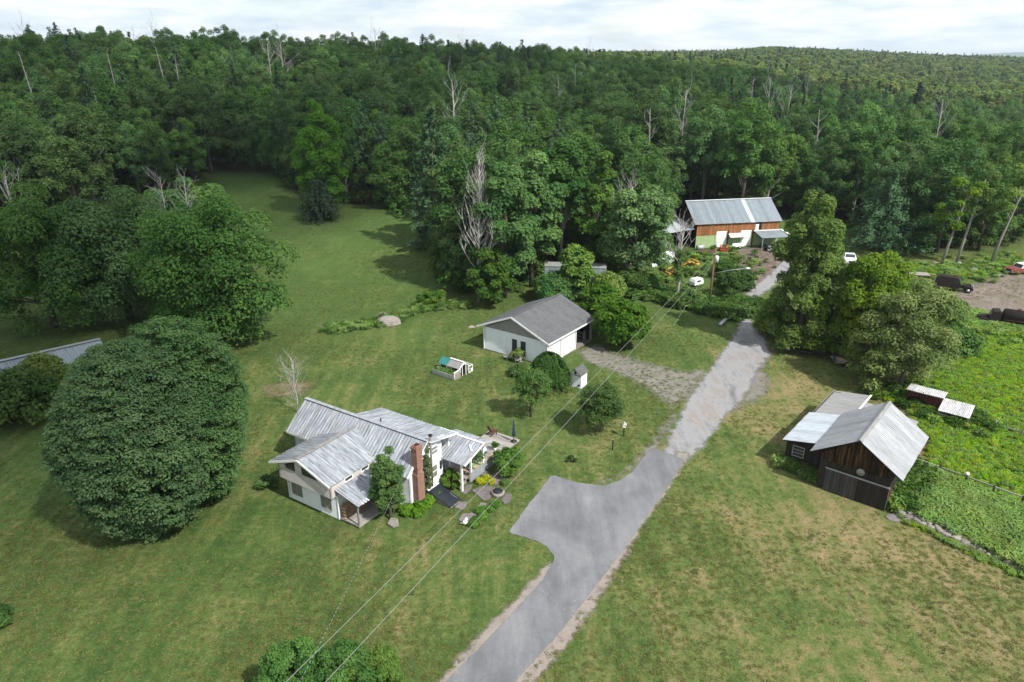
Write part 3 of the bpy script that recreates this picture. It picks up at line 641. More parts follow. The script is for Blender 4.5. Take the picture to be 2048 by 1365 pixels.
# the far wooded ridges on the right
N = 15000; a_ = R.uniform(math.radians(-37), math.radians(38), N * 3); d_ = np.sqrt(R.uniform(425 ** 2, 2100 ** 2, N * 3)); fx, fy = d_ * np.sin(a_), d_ * np.cos(a_)
fz = height(fx, fy); fpx = proj(fx, fy, fz)[0]; q = (fpx > 1150) | ((d_ < 480)); fx, fy, fz = fx[q], fy[q], fz[q]
scatter('far_woodland', np.column_stack([fx, fy, fz]), R.uniform(0, 6, len(fx)), R.uniform(.8, 1.5, len(fx)), np.where(R.random(len(fx)) < .12 + .22 * (np.sin(fx * .012) * np.cos(fy * .01) > .3), 3, R.integers(0, 3, len(fx))), FLOW, 'distant wooded ridges on the right')
dh = G(2010, 118.6); hv = Vector((8200 * (2010 - HX) / F_PX, 8200, 0))
mb = MB(); mb.lathe([(1500, -60), (1250, 18), (900, 50), (560, 80), (300, 96), (120, 102), (10, 103)], 40, (0, 0, 0), jitter=.08)
tag(mb.obj('distant_hill', plain('hill_forest', (.05, .08, .03), (.03, .06, .03), .01)), 'blue distant hill on the horizon', kind='structure').location = hv
HAZE = 1.0e-4
CLOUD1 = [(-420, 120), (-60, 92), (-14, 92), (8, 120), (34, 142), (70, 160), (120, 190), (150, 260), (190, 420), (60, 520), (-420, 520)]
CLOUD2 = [(-160, 15), (-60, 5), (-22, 26), (-17, 58), (-22, 95), (-160, 125)]
# ------------------------------------------------------------------ unseen clouds, added and outlined to shade the woods and the west lawn
n = NT('shade_cloud'); M['cloud'] = n.done(n.n('ShaderNodeMixShader', {0: .118, 1: n.n('ShaderNodeBsdfTransparent').outputs[0], 2: n.n('ShaderNodeMixShader', {0: .7, 1: n.n('ShaderNodeBsdfDiffuse', {'Color': (.95, .95, .95, 1)}).outputs[0], 2: n.n('ShaderNodeBsdfTranslucent', {'Color': (.95, .95, .95, 1)}).outputs[0]}).outputs[0]}).outputs[0])
CLOUD_Z = 650.0; off = sdir * (CLOUD_Z / sdir.z)
def cloud(label, poly, n_, r0):
    A = np.array(poly, float); mb = MB(); k = 0
    while k < n_:
        p = np.array([rnd.uniform(A[:, 0].min(), A[:, 0].max()), rnd.uniform(A[:, 1].min(), A[:, 1].max())])
        d = sdist(p[None], A)[0]
        if d < 0: continue
        r = r0 * rnd.uniform(.6, 1.3) * (.45 + .55 * min(1, d / 40)); m = 9
        mb.lathe([(r * math.sin(t), r * .55 * (1 - math.cos(t))) for t in np.linspace(.12, PI - .12, 7)], m, (p[0] + off.x, p[1] + off.y, CLOUD_Z + rnd.uniform(0, 25)), jitter=.25); k += 1
    return tag(mb.obj('cloud', M['cloud']), label, kind='structure')
cloud('unseen cloud shaped to shade the woods', CLOUD1, 260, 30)
cloud('unseen cloud shaped to shade the west lawn', CLOUD2, 90, 22)
n = NT('thin_haze'); vol = n.n('ShaderNodeVolumePrincipled', {'Color': (.72, .82, .92, 1), 'Density': HAZE, 'Anisotropy': .2}); n.t.links.new(vol.outputs[0], n.out.inputs['Volume']); M['haze'] = n.m
if HAZE > 0: tag(MB().box((-9500, -600, -40), (9500, 11500, 125)).obj('haze', M['haze']), 'thin summer haze over the far woods', kind='stuff')
# ------------------------------------------------------------------ building helpers
def sheet_mesh(w, l, mat, ribs=3, rh=.042, th=.012):
    """one roofing sheet: x across, y up the slope, ribs along y"""
    prof = [(0, 0)]
    for i in range(ribs):
        c = w * (i + .5) / ribs; k = min(.035, w / ribs * .22); prof += [(c - k * 1.7, 0), (c - k * .7, rh), (c + k * .7, rh), (c + k * 1.7, 0)]
    prof += [(w - .004, 0)]
    vs = [(x, 0, z) for x, z in prof] + [(x, l, z) for x, z in prof]; n = len(prof)
    fs = [(i, i + 1, n + i + 1, n + i) for i in range(n - 1)]
    k = len(vs); vs += [(0, 0, -th), (w - .004, 0, -th), (w - .004, l, -th), (0, l, -th)]
    fs += [(k, k + 3, k + 2, k + 1), (0, n, k + 3, k), (n - 1, k + 1, k + 2, 2 * n - 1), tuple([k + 1] + list(range(n - 1, -1, -1)) + [k]), tuple([k + 3] + list(range(n, 2 * n)) + [k + 2])]
    mb = MB(); mb.add(vs, fs); return mb.mesh('roof_sheet', mat)
def roof_slope(parent, a, b, up, mat, sheet_w=.6, ribs=3, deck_mat=None, name='roof', jag=.04, under=.07):
    """a->b along the eave (as seen from outside, left to right), up = vector from eave to ridge. A deck with separate sheets on it."""
    a, b, up = Vector(a), Vector(b), Vector(up); e = b - a; n = e.cross(up).normalized()
    o0 = a - n * .0; mb = MB(); m = frame_mtx(a, e, n); Lx = e.length; Ly = up.length
    mb.slab([(0.02, .02, -.02), (Lx - .02, .02, -.02), (Lx - .02, Ly, -.02), (0.02, Ly, -.02)], under)
    rf = mb.obj(name, deck_mat or M['white_paint'], parent, m)
    k = max(1, round(Lx / sheet_w)); w = Lx / k; me = sheet_mesh(w, Ly + .03, mat, ribs)
    for i in range(k):
        s = link('roof_sheet', me, rf); s.location = (i * w, -rnd.uniform(0, jag) - .02, rnd.uniform(0, .010)); s.rotation_euler = (0, rnd.uniform(-.012, .012), 0)
    return rf
def wall(parent, pts_, mat, th=.14, name='wall'): return MB().slab(pts_, th).obj(name, mat, parent)
def window(parent, c, x, nrm, w, h, rows=2, cols=1, frame=None, glass=None, fw=.07, name='window', sill=True):
    """c centre on the wall face, x along the width, nrm outwards"""
    m = frame_mtx(c, x, Vector((0, 0, 1))); n = Vector(nrm).normalized()
    # local axes: x width, y = z cross x (inwards for an outward face), z up
    s = -1 if m.to_3x3() @ Vector((0, 1, 0)) @ n < 0 else 1
    mb = MB(); f = fw
    def B(x0, x1, z0, z1, d): mb.box((x0, min(-.04 * 0 * s, d * s), z0), (x1, max(0, d * s), z1))
    B(-w / 2 - f, w / 2 + f, h / 2, h / 2 + f, .05); B(-w / 2 - f, w / 2 + f, -h / 2 - f, -h / 2, .05)
    B(-w / 2 - f, -w / 2, -h / 2, h / 2, .05); B(w / 2, w / 2 + f, -h / 2, h / 2, .05)
    for i in range(1, rows): z = -h / 2 + h * i / rows; B(-w / 2, w / 2, z - .025, z + .025, .035)
    for i in range(1, cols): x0 = -w / 2 + w * i / cols; B(x0 - .025, x0 + .025, -h / 2, h / 2, .032)
    fr = mb.obj(name, frame or M['white_paint'], parent, m)
    g = MB().box((-w / 2, min(.012 * s, .004 * s), -h / 2), (w / 2, max(.012 * s, .004 * s), h / 2)).obj('pane', glass or M['glass'], fr)
    return fr
def boards(parent, a, x, n_out, length, zlo, zhi, mat, bw=.25, name='board', gap=.012, th=.03, skip=None):
    """upright boards along a wall; zlo/zhi functions of the distance along it"""
    x = Vector(x).normalized(); k = int(round(length / bw)); w = length / k; cache = {}
    for i in range(k):
        u = (i + .5) * w
        if skip and skip(u): continue
        z0 = zlo(u) + rnd.uniform(0, .03); zl, zr = zhi(i * w + gap), zhi((i + 1) * w - gap); key = (round(z0, 1), round(zl, 2), round(zr, 2))
        m = frame_mtx(Vector(a) + x * (i * w) + Vector((0, 0, z0)), x, (0, 0, 1)); s = -1 if m.to_3x3() @ Vector((0, 1, 0)) @ Vector(n_out) < 0 else 1
        if key not in cache:
            t = th + rnd.uniform(-.008, .012); y0, y1 = (0, t * s) if s > 0 else (t * s, 0)
            cache[key] = MB().add([(gap, y0, 0), (w - gap, y0, 0), (w - gap, y1, 0), (gap, y1, 0), (gap, y0, zl - z0), (w - gap, y0, zr - z0), (w - gap, y1, zr - z0), (gap, y1, zl - z0)],
                 [(3, 2, 1, 0), (4, 5, 6, 7), (0, 1, 5, 4), (1, 2, 6, 5), (2, 3, 7, 6), (3, 0, 4, 7)]).mesh(name, mat)
        link(name, cache[key], parent, m)
def deck(parent, x0, x1, y0, y1, z, mat, bw=.15, along='x', name='deck', under=None):
    d = MB().box((x0 + .03, y0 + .03, z - .16), (x1 - .03, y1 - .03, z - .03)).obj(name, under or M['grey_wood'], parent)
    if along == 'x':
        k = int((y1 - y0) / bw); w = (y1 - y0) / k; me = MB().box((0, .006, -.03), (x1 - x0, w - .006, 0)).mesh('deck_board', mat)
        for i in range(k): o = link('deck_board', me, d); o.location = (x0, y0 + i * w, z + rnd.uniform(-.004, .004))
    else:
        k = int((x1 - x0) / bw); w = (x1 - x0) / k; me = MB().box((.006, 0, -.03), (w - .006, y1 - y0, 0)).mesh('deck_board', mat)
        for i in range(k): o = link('deck_board', me, d); o.location = (x0 + i * w, y0, z + rnd.uniform(-.004, .004))
    return d
def bld(name, label, origin, yaw, cat):
    return thing(name, label, cat, origin, yaw)
YX, YY, YZ = Vector((1, 0, 0)), Vector((0, 1, 0)), Vector((0, 0, 1))

# ------------------------------------------------------------------ farmhouse
HO = G(678, 1041); HYAW = math.radians(-33.02)
H = bld('farmhouse', 'white farmhouse with weathered pale metal roofs and a brick chimney beside the asphalt drive', HO, HYAW, 'house')
def hw(u, v, z=0): return HO + Matrix.Rotation(HYAW, 3, 'Z') @ Vector((u, v, z))
RZ, RV, EV, EZ = 4.95, 6.2, 3.75, 2.92         # main ridge height, ridge line, front eave line and height
sl = (RZ - EZ) / (RV - EV)
WS, BS, WP = M['white_siding'], M['beige_siding'], M['white_paint']
# main body
wall(H, [(-9.2, 4.1, 0), (3.5, 4.1, 0), (3.5, 4.1, 3.15), (-9.2, 4.1, 3.15)], WS)
wall(H, [(-9.2, 8.3, 0), (-9.2, 4.1, 0), (-9.2, 4.1, 3.15), (-9.2, 6.2, 4.86), (-9.2, 8.3, 3.15)], WS)
wall(H, [(3.5, 4.1, 0), (3.5, 8.12, 0), (3.5, 8.12, 4.28), (3.5, 6.2, 4.83), (3.5, 4.1, 3.12)], WS)
wall(H, [(3.5, 8.12, 0), (-9.2, 8.12, 0), (-9.2, 8.12, 3.1), (3.5, 8.12, 4.1)], WS)
roof_slope(H, (-9.75, EV, EZ), (3.72, EV, EZ), (0, RV - EV, RZ - EZ), M['house_roof'], .62, 2)
roof_slope(H, (-4.2, 8.75, 2.9), (-9.75, 8.75, 2.9), (0, -(8.75 - RV), RZ - 2.9), M['house_roof'], .62, 2)
roof_slope(H, (4.05, 9.45, 4.18), (-4.2, 9.45, 4.18), (0, -(9.45 - RV), RZ - .012 - 4.18), M['house_roof'], .62, 2)
wall(H, [(-4.1, 9.2, 0), (-4.1, 8.1, 0), (-4.1, 8.1, 4.2), (-4.1, 9.2, 4.1)], WS)
wall(H, [(3.4, 9.2, 0), (-4.1, 9.2, 0), (-4.1, 9.2, 4.12), (3.4, 9.2, 4.12)], WS)
mb = MB(); mb.beam((-9.75, RV, RZ + .03), (3.72, RV, RZ + .03), .34, .03); mb.obj('ridge_cap', M['house_roof'], H)
mb = MB(); mb.beam((3.62, RV + .1, RZ - .16), (3.62, 8.2, 4.42), .22, .17); mb.beam((3.62, EV, EZ - .08), (3.62, RV, RZ - .1), .12, .16); mb.obj('rake_trim', WP, H)
mb = MB(); mb.beam((4.08, 7.4, 4.66), (4.08, 9.5, 4.2), .14, .06); mb.beam((2.2, 9.46, 4.16), (4.1, 9.46, 4.16), .06, .12); mb.obj('roof_edge_trim', WP, H)
mb = MB(); mb.beam((-9.72, EV - .01, EZ - .1), (-6.3, EV - .01, EZ - .1), .05, .16); mb.obj('eave_board', WP, H)
M['pole_weather'] = plain('weathered_cap', (.23, .225, .22), (.15, .13, .12), 3)
# front wing with the overhanging upper storey
AR, AZ = -3.3, 4.42; AEZ = 3.2; AF = -.55
wall(H, [(-5.3, 0, .08), (0, 0, .08), (0, 0, 2.2), (-5.3, 0, 2.2)], WS)
wall(H, [(-5.3, 4.0, .08), (-5.3, 0, .08), (-5.3, 0, 2.2), (-5.3, 4.0, 2.2)], WS)
wall(H, [(0, 0, .08), (0, 4.0, .08), (0, 4.0, 2.2), (0, 0, 2.2)], WS)
wall(H, [(-5.65, AF + .1, 2.08), (-.05, AF + .1, 2.08), (-.05, AF + .1, 3.12), (AR, AF + .1, 4.3), (-5.65, AF + .1, 3.4)], BS, name='upper_wall')
wall(H, [(-.05, AF + .1, 2.08), (-.05, 4.3, 2.08), (-.05, 4.3, 3.18), (-.05, AF + .1, 3.18)], BS, name='upper_wall')
wall(H, [(-5.65, 4.3, 2.08), (-5.65, AF + .1, 2.08), (-5.65, AF + .1, 3.42), (-5.65, 4.3, 3.42)], BS, name='upper_wall')
wall(H, [(-5.65, AF + .1, 2.075), (-5.65, 0.1, 2.075), (-.05, 0.1, 2.075), (-.05, AF + .1, 2.075)], WP, .03, name='soffit')
wall(H, [(3.5, 4.3, 0), (.02, 4.3, 0), (.02, 4.3, 3), (3.5, 4.3, 3)], WS, .1, name='porch_back_wall') if False else None
up = (AR + .12, 0, 0)
roof_slope(H, (.02, AF, AEZ), (.02, 5.5, AEZ), (AR - .02, 0, AZ - AEZ), M['house_roof'], .6, 2)
roof_slope(H, (-6.6, 4.4, AEZ), (-6.6, AF, AEZ), (AR + 6.6, 0, AZ - AEZ), M['house_roof'], .6, 2)
mb = MB(); mb.beam((AR, AF - .02, AZ + .035), (AR, 5.75, AZ + .035), .32, .03); mb.obj('ridge_cap', M['pole_weather'], H)
mb = MB(); mb.beam((.02, AF - .03, AEZ - .1), (AR, AF - .03, AZ - .1), .05, .17); mb.beam((-6.6, AF - .03, AEZ - .1), (AR, AF - .03, AZ - .1), .05, .17); mb.obj('rake_trim', WP, H)
for (p0, p1, p2, p3) in (((-4.75, 3.2), (-3.75, 3.2), (-3.75, 3.98), (-4.75, 3.55)), ((-2.95, 3.98), (-2.95, 3.2), (-1.35, 3.2), (-1.9, 3.62))):
    q = [(x, AF + .06, z) for x, z in (p0, p1, p2, p3)]
    if q[0][2] > 3.5: q = [q[1], q[2], q[3], q[0]]
    f = MB().slab(q, .05).obj('attic_window', M['black'], H); c_ = sum((Vector(p) for p in q), Vector()) / 4
    MB().slab([(Vector(p) - c_) * .84 + c_ - Vector((0, .015, 0)) for p in q], .02).obj('pane', M['glass'], f)
for u in (-4.35, -1.15): window(H, (u, -.005, 1.22), YX, (0, -1, 0), 1.02, 1.12, 1, 2, M['grey_panel'], M['glass_pale'], .06)
for v in (1.35, 3.05): window(H, (-.045, v, 2.93), YY, (1, 0, 0), .72, .27, 1, 1, WP, M['glass'], .07)
mb = MB(); mb.beam((.04, .03, .08), (.04, .03, 2.1), .1); mb.beam((-5.34, .02, .08), (-5.34, .02, 2.1), .1); mb.obj('corner_trim', WP, H)
MB().box((-5.2, .06, -.1), (-.05, 4.0, .1)).obj('foundation', M['stone'], H)
# side porch with firewood
roof_slope(H, (2.3, -.12, 2.12), (2.3, 4.05, 2.12), (-2.28, 0, .6), M['house_roof'], .6, 2, M['grey_wood'])
deck(H, 0.02, 2.1, .02, 4.05, .26, M['grey_wood'], .16, 'y', 'porch_floor')
MB().beam((2.0, .1, .26), (2.0, .1, 2.1), .11).obj('porch_post', M['grey_wood_z'], H); MB().beam((2.0, 3.9, .26), (2.0, 3.9, 2.1), .11).obj('porch_post', M['grey_wood_z'], H)
MB().beam((2.08, -.1, 2.06), (2.08, 4.05, 2.06), .06, .14).obj('porch_beam', M['grey_wood'], H)
mb = MB()
for v in (.35, .62, .9): mb.beam((2.05, v, 2.2), (2.42, v - .02, 2.14), .06, .05)
mb.obj('rafter_end', M['white_paint'], H)
# gable end: chimney, windows, pipe
ch = MB(); ch.box((3.55, 4.42, 0), (4.06, 5.18, 2.9))
ch.box((3.56, 4.5, 2.9), (4.03, 5.08, 3.4)); ch.box((3.53, 4.45, 3.4), (4.06, 5.12, 5.05)); ch.box((3.49, 4.41, 5.05), (4.10, 5.16, 5.2)); ch.box((3.55, 4.48, 5.2), (4.04, 5.09, 5.3))
cho = ch.obj('chimney', M['brick'], H); MB().box((3.66, 4.6, 5.28), (3.93, 4.97, 5.34)).obj('flue', M['black'], cho)
window(H, (3.505, 5.62, 3.55), YY, (1, 0, 0), .55, .62, 2, 1, None, M['glass_pale']); window(H, (3.505, 5.72, 1.35), YY, (1, 0, 0), .7, 1.15, 2, 1, None, M['glass_pale'])
window(H, (3.505, 7.15, 3.62), YY, (1, 0, 0), .72, .62, 2, 1, None, M['glass_pale']); window(H, (3.505, 7.05, 1.75), YY, (1, 0, 0), .62, 1.05, 2, 1, None, M['glass_pale']); window(H, (3.505, 7.82, 1.95), YY, (1, 0, 0), .34, .85, 1)
pp = MB(); pp.tube([(3.85, 6.35, .5), (3.85, 6.35, 5.35)], .085, 9); po = pp.obj('stove_pipe', plain('pipe_rust', (.10, .085, .07), (.2, .18, .15), 3, .6), H)
MB().lathe([(.09, 5.3), (.17, 5.36), (.17, 5.42), (.03, 5.5)], 10, (3.85, 6.35, 0)).obj('pipe_cap', M['rust_body'], po)
MB().tube([(-1.6, 6.75, 4.75), (-1.6, 6.75, 5.15)], .05, 8).obj('vent_pipe', M['black'], H)
MB().beam((3.62, 7.7, 1.0), (3.62, 8.1, 1.0), .1, .08).obj('door_sill', M['black'], H)
# bulkhead cellar door
bk = MB(); bk.slab([(3.55, 5.75, .05), (6.1, 5.75, .02), (6.1, 6.85, .02), (3.55, 6.85, .05)], .02)
bk.slab([(3.6, 5.75, 0), (6.05, 5.75, 0), (6.05, 5.75, .16), (3.9, 5.75, .78), (3.6, 5.75, .8)], .06); bk.slab([(6.05, 6.85, 0), (3.6, 6.85, 0), (3.6, 6.85, .8), (3.9, 6.85, .78), (6.05, 6.85, .16)], .06)
bko = bk.obj('cellar_bulkhead', M['grey_wood'], H)
MB().slab([(6.12, 5.66, .17), (6.12, 6.98, .17), (4.0, 6.98, .84), (4.0, 5.66, .84)], .05).obj('cellar_door', M['blackdoor'], bko)
MB().slab([(4.0, 5.66, .845), (4.0, 6.98, .845), (3.55, 6.98, .95), (3.55, 5.66, .95)], .04).obj('bulkhead_top', M['white_paint'], bko)
MB().beam((5.2, 6.75, .52), (5.9, 6.75, .3), .03, .03).obj('handle', M['steel'], bko)
# rear porch and terrace deck
roof_slope(H, (2.6, 7.95, 2.52), (5.8, 7.95, 2.52), (.15, 2.35, .9), M['house_roof'], .56, 2, M['grey_wood'])
roof_slope(H, (6.0, 11.6, 3.0), (2.2, 11.6, 3.0), (0, -1.3, .42), M['house_roof'], .6, 2, M['grey_wood'])
roof_slope(H, (5.75, 7.97, 2.5), (5.98, 10.1, 3.3), (-.35, .02, .06), M['house_roof'], 2.4, 1, M['grey_wood']) if False else None
mb = MB(); mb.beam((2.6, 10.3, 3.46), (6.05, 10.3, 3.46), .16, .05); mb.beam((5.84, 7.95, 2.5), (6.0, 10.3, 3.4), .05, .14); mb.beam((5.55, 9.3, 3.12), (5.0, 9.75, 3.3), .12, .03); mb.obj('porch_trim', WP, H)
for p in ((5.45, 8.05, 0, 2.5), (5.3, 9.45, 1.0, 3.02), (5.3, 11.15, 1.0, 3.0)): MB().beam((p[0], p[1], p[2]), (p[0], p[1], p[3]), .14).obj('porch_post', WP, H)
deck(H, 2.2, 5.15, 8.9, 13.0, .62, M['grey_wood'], .16, 'x', 'porch_deck')
deck(H, 2.0, 5.25, 13.02, 16.9, .42, M['grey_wood'], .16, 'x', 'terrace_deck')
wall(H, [(5.22, 9.4, 0), (5.22, 12.95, 0), (5.22, 12.95, 1.0), (5.22, 9.4, 1.0)], M['grey_panel'], .1, 'deck_skirt')
boards(H, (5.225, 9.4, 0), YY, (1, 0, 0), 3.55, lambda u: .02, lambda u: .98, plain('grey_skirt_board', (.27, .29, .31), (.22, .24, .26), 4), .3, 'skirt_board', .008, .02)
mb = MB(); mb.beam((5.22, 9.35, 1.03), (5.22, 13.0, 1.03), .2, .05); mb.beam((3.6, 9.38, 1.03), (5.3, 9.38, 1.03), .16, .05); mb.obj('rail_cap', M['tan_wood'], H)
mb = MB()
for i in range(9): mb.beam((3.7 + i * .18, 9.38, .3), (3.7 + i * .18, 9.38, 1.0), .05)
mb.obj('baluster', M['tan_wood'], H)
st = MB()
for i in range(3): st.box((3.75, 8.35 + i * .28, 0), (5.0, 8.65 + i * .28, .17 * (i + 1)))
st.obj('porch_steps', M['grey_wood'], H)
mb = MB(); mb.beam((3.75, 8.75, 1.45), (5.1, 8.2, .75), .07); mb.beam((5.1, 8.2, 0), (5.1, 8.2, .8), .09); mb.beam((3.75, 8.75, .9), (5.1, 8.2, .25), .06)
for i in range(6): t = i / 6 + .08; mb.beam((3.75 + 1.35 * t, 8.75 - .55 * t, .85 - .6 * t), (3.75 + 1.35 * t, 8.75 - .55 * t, 1.42 - .68 * t), .04)
mb.obj('stair_rail', M['tan_wood'], H)
wall(H, [(3.4, 8.3, .6), (3.4, 12.0, .6), (3.4, 12.0, 3.2), (3.4, 8.3, 3.2)], M['grey_panel'], .1, 'porch_inner_wall') if False else None

def on(b_o, yaw, u, v, z=0): return b_o + Matrix.Rotation(yaw, 3, 'Z') @ Vector((u, v, z))
# firewood
wp_ = thing('firewood_stack', 'split firewood stacked under the side porch roof of the white farmhouse', 'firewood', hw(.5, 1.12, .26), HYAW)
lgm = [MB().tube([(-.22, 0, 0), (.22, 0, 0)], [.075, .08], 6).mesh('log', [wood('split_log', (.20, .12, .07), (.34, .25, .17), 'x')]) for _ in range(2)]
for i in range(12):
    for j in range(9):
        if j > 6 + 2 * math.sin(i * .8): continue
        o = link('log', lgm[(i + j) % 2], wp_); o.location = (rnd.uniform(-.05, .05), -1.0 + i * .165 + (j % 2) * .08, .08 + j * .14); o.rotation_euler = (rnd.uniform(0, 3), rnd.uniform(-.05, .05), rnd.uniform(-.08, .08)); k = rnd.uniform(.85, 1.15); o.scale = (1, k, k)
# things on the terrace
def umbrella(loc):
    t = thing('patio_umbrella', 'closed dark patio umbrella standing at the corner of the grey terrace deck', 'umbrella', loc)
    MB().tube([(0, 0, 0), (0, 0, 2.1)], .025, 6).obj('pole', M['steel'], t)
    MB().lathe([(.10, .55), (.17, .62), (.14, 1.1), (.09, 1.7), (.03, 2.15), (.01, 2.25)], 9, jitter=.2).obj('canopy', M['blue_paint'], t)
    MB().lathe([(.28, 0), (.28, .06), (.06, .12), (.05, .3)], 12).obj('base', M['black'], t)
umbrella(hw(4.95, 16.35, .42))
def adirondack(loc, rz, mat, label):
    t = thing('garden_chair', label, 'chair', loc, rz)
    for i in range(5): MB().beam((-.22 + i * .11, -.02, .33), (-.24 + i * .12, .28, 1.0 - .04 * abs(i - 2)), .09, .02).obj('back_slat', mat, t)
    for i in range(4): MB().beam((-.26, -.42 + i * .12, .40 - i * .02), (.26, -.42 + i * .12, .40 - i * .02), .1, .02).obj('seat_slat', mat, t)
    for s in (-1, 1):
        MB().beam((s * .3, -.5, .55), (s * .3, .15, .55), .11, .025).obj('armrest', mat, t); MB().beam((s * .28, -.42, 0), (s * .28, -.42, .54), .09, .03).obj('leg', mat, t); MB().beam((s * .27, -.42, .36), (s * .27, .35, .02), .03, .12).obj('leg', mat, t)
adirondack(hw(2.6, 16.2, .42), 2.2, M['rust'], 'dark red garden chair on the back corner of the terrace deck')
g = thing('grill', 'small blue and white kettle shaped grill by the white porch post', 'grill', hw(4.6, 12.2, .62))
MB().lathe([(.05, .55), (.26, .62), (.32, .78), (.30, .82)], 12).obj('bowl', M['blue_paint'], g); MB().lathe([(.31, .83), (.27, 1.0), (.12, 1.12), (.02, 1.14)], 12).obj('lid', M['cloth_white'], g)
for k in range(3): a = k * 2.09; MB().beam((.1 * math.cos(a), .1 * math.sin(a), .6), (.3 * math.cos(a), .3 * math.sin(a), 0), .03).obj('leg', M['steel'], g)
def potted(loc, label, s, mat=LM['shrub'], pot=None):
    t = thing('potted_plant', label, 'plant', loc); MB().lathe([(.13 * s, 0), (.2 * s, .34 * s), (.17 * s, .34 * s), (.15 * s, .28 * s)], 10).obj('pot', pot or M['green_wall'], t)
    link('foliage', leaf_mesh('foliage', *lobe_leaves(lobes(5, (0, 0, .75 * s), (.3 * s, .3 * s, .4 * s), .22 * s), 220, .07, .9)), t) if False else link('foliage', leaf_mesh('foliage', *lobe_leaves(lobes(6, (0, 0, .75 * s), (.35 * s, .35 * s, .45 * s), .25 * s), 260, .08, .9), mat), t)
potted(hw(5.2, 9.95, 1.05), 'tall leafy potted plant on the porch rail next to the middle white post', 1.1)
potted(hw(5.2, 10.75, 1.05), 'second leafy potted plant on the porch rail near the far post', 1.0)
potted(hw(4.4, 14.2, .42), 'small white pot with a plant on the grey terrace deck', .7, LM['shrub'], M['white_paint'])
t = thing('porch_table', 'small dark table on the covered rear porch', 'table', hw(4.2, 10.6, .62)); MB().lathe([(.4, .7), (.4, .74)], 12).obj('tabletop', M['rust_body'], t)
for a in range(4): MB().beam((.25 * math.cos(a * 1.57), .25 * math.sin(a * 1.57), .7), (.3 * math.cos(a * 1.57), .3 * math.sin(a * 1.57), 0), .04).obj('leg', M['rust_body'], t)
# vine on the gable wall
vl = [(np.array([3.72 + rnd.uniform(-.08, .1), 5.95 + rnd.uniform(-.3, .3) * (1 - z / 5.5), z]), rnd.uniform(.22, .4)) for z in np.arange(.3, 3.6, .2)] + [(np.array([3.68, 6.0 + rnd.uniform(-.2, .3), z]), .16) for z in np.arange(3.7, 4.5, .22)]
vt = thing('climbing_vine', 'green vine climbing the white gable wall between chimney and stove pipe', 'vine', HO, HYAW); link('foliage', leaf_mesh('vine_leaves', *lobe_leaves(vl, 2200, .085, 1, .1), leafmat('vine_leaf', (.04, .075, .03), (.12, .16, .07))), vt)
MB().tube([(3.62, 6, 0), (3.62, 5.95, 1.2), (3.62, 6.05, 2.5), (3.62, 6, 3.6)], [.03, .025, .02, .01], 5).obj('stem', M['bark'], vt)

# flagstones and garden by the porch
def slabstone(name, label, px_list, z=.06, mat=None, group=None, th=.14):
    P = [G(*p) for p in px_list]; c_ = sum(P, Vector()) / len(P); mb = MB(); mb.slab([(p.x - c_.x + rnd.uniform(-.04, .04), p.y - c_.y, z) for p in P], th)
    if len(P) and (P[1] - P[0]).cross(P[2] - P[1]).z < 0: mb = MB(); mb.slab([(p.x - c_.x, p.y - c_.y, z) for p in reversed(P)], th)
    o = mb.obj(name, mat or M['flagstone']); o.location = c_
    return tag(o, label, 'stone slab', group)
slabstone('flagstone', 'largest flat reddish flagstone in the yard in front of the porch', [(944, 982), (965, 973), (990, 975), (992, 985), (978, 1000), (968, 1003), (955, 992)])
slabstone('flagstone', 'dark wet looking flagstone between the yellow hostas and the round shrub', [(975, 958), (990, 946), (1010, 950), (1016, 962), (1008, 968), (990, 970)], .08)
slabstone('flagstone', 'grey flagstone beside the dark round lid at the end of the path', [(1002, 1000), (1012, 988), (1024, 990), (1022, 1003), (1010, 1010)], .05)
slabstone('flagstone', 'round grey flagstone at the foot of the black cellar door', [(910, 1017), (918, 1006), (932, 1006), (934, 1014), (924, 1021)], .09)
slabstone('flagstone', 'long brown flagstone carrying the white garden ornament', [(917, 1042), (925, 1030), (950, 1028), (955, 1036), (945, 1046), (928, 1050)], .10)
slabstone('flagstone', 'pair of narrow path stones between the ornament and the big flagstone', [(953, 1020), (962, 1006), (973, 1008), (966, 1024), (956, 1030)], .05)
slabstone('flagstone', 'stepping stone right below the white porch post', [(920, 985), (932, 972), (945, 970), (942, 980), (932, 990)], .05)
slabstone('flagstone', 'stone slab beside the grey deck skirt', [(960, 950), (972, 944), (982, 948), (976, 956)], .05)
slabstone('flagstone', 'pale stone under the small tree in front of the porch', [(775, 1052), (782, 1040), (796, 1042), (798, 1054), (786, 1058)], .2, M['stone'])
t = thing('well_lid', 'dark round lid on a low stone ring beside the garden path', 'lid', G(996, 990)); MB().lathe([(.5, 0), (.52, .3), (.46, .32)], 12, jitter=.1).obj('stone_ring', M['stone'], t); MB().lathe([(.42, .32), (.42, .36), (.1, .38)], 16).obj('lid', M['black'], t)
t = thing('garden_ornament', 'small white garden ornament lying on the long brown flagstone', 'ornament', G(930, 1048, .1), .5)
MB().lathe([(.02, 0), (.16, .03), (.2, .16), (.14, .28), (.03, .32)], 10, jitter=.2).obj('body', M['cloth_white'], t); MB().lathe([(.02, .26), (.1, .28), (.12, .38), (.03, .46)], 9, (.14, .05, 0), jitter=.2).obj('head', M['cloth_white'], t); MB().tube([(-.15, 0, .1), (-.3, .1, .1), (-.38, .02, .22)], [.05, .05, .03], 6).obj('tail', M['grey_panel'], t)
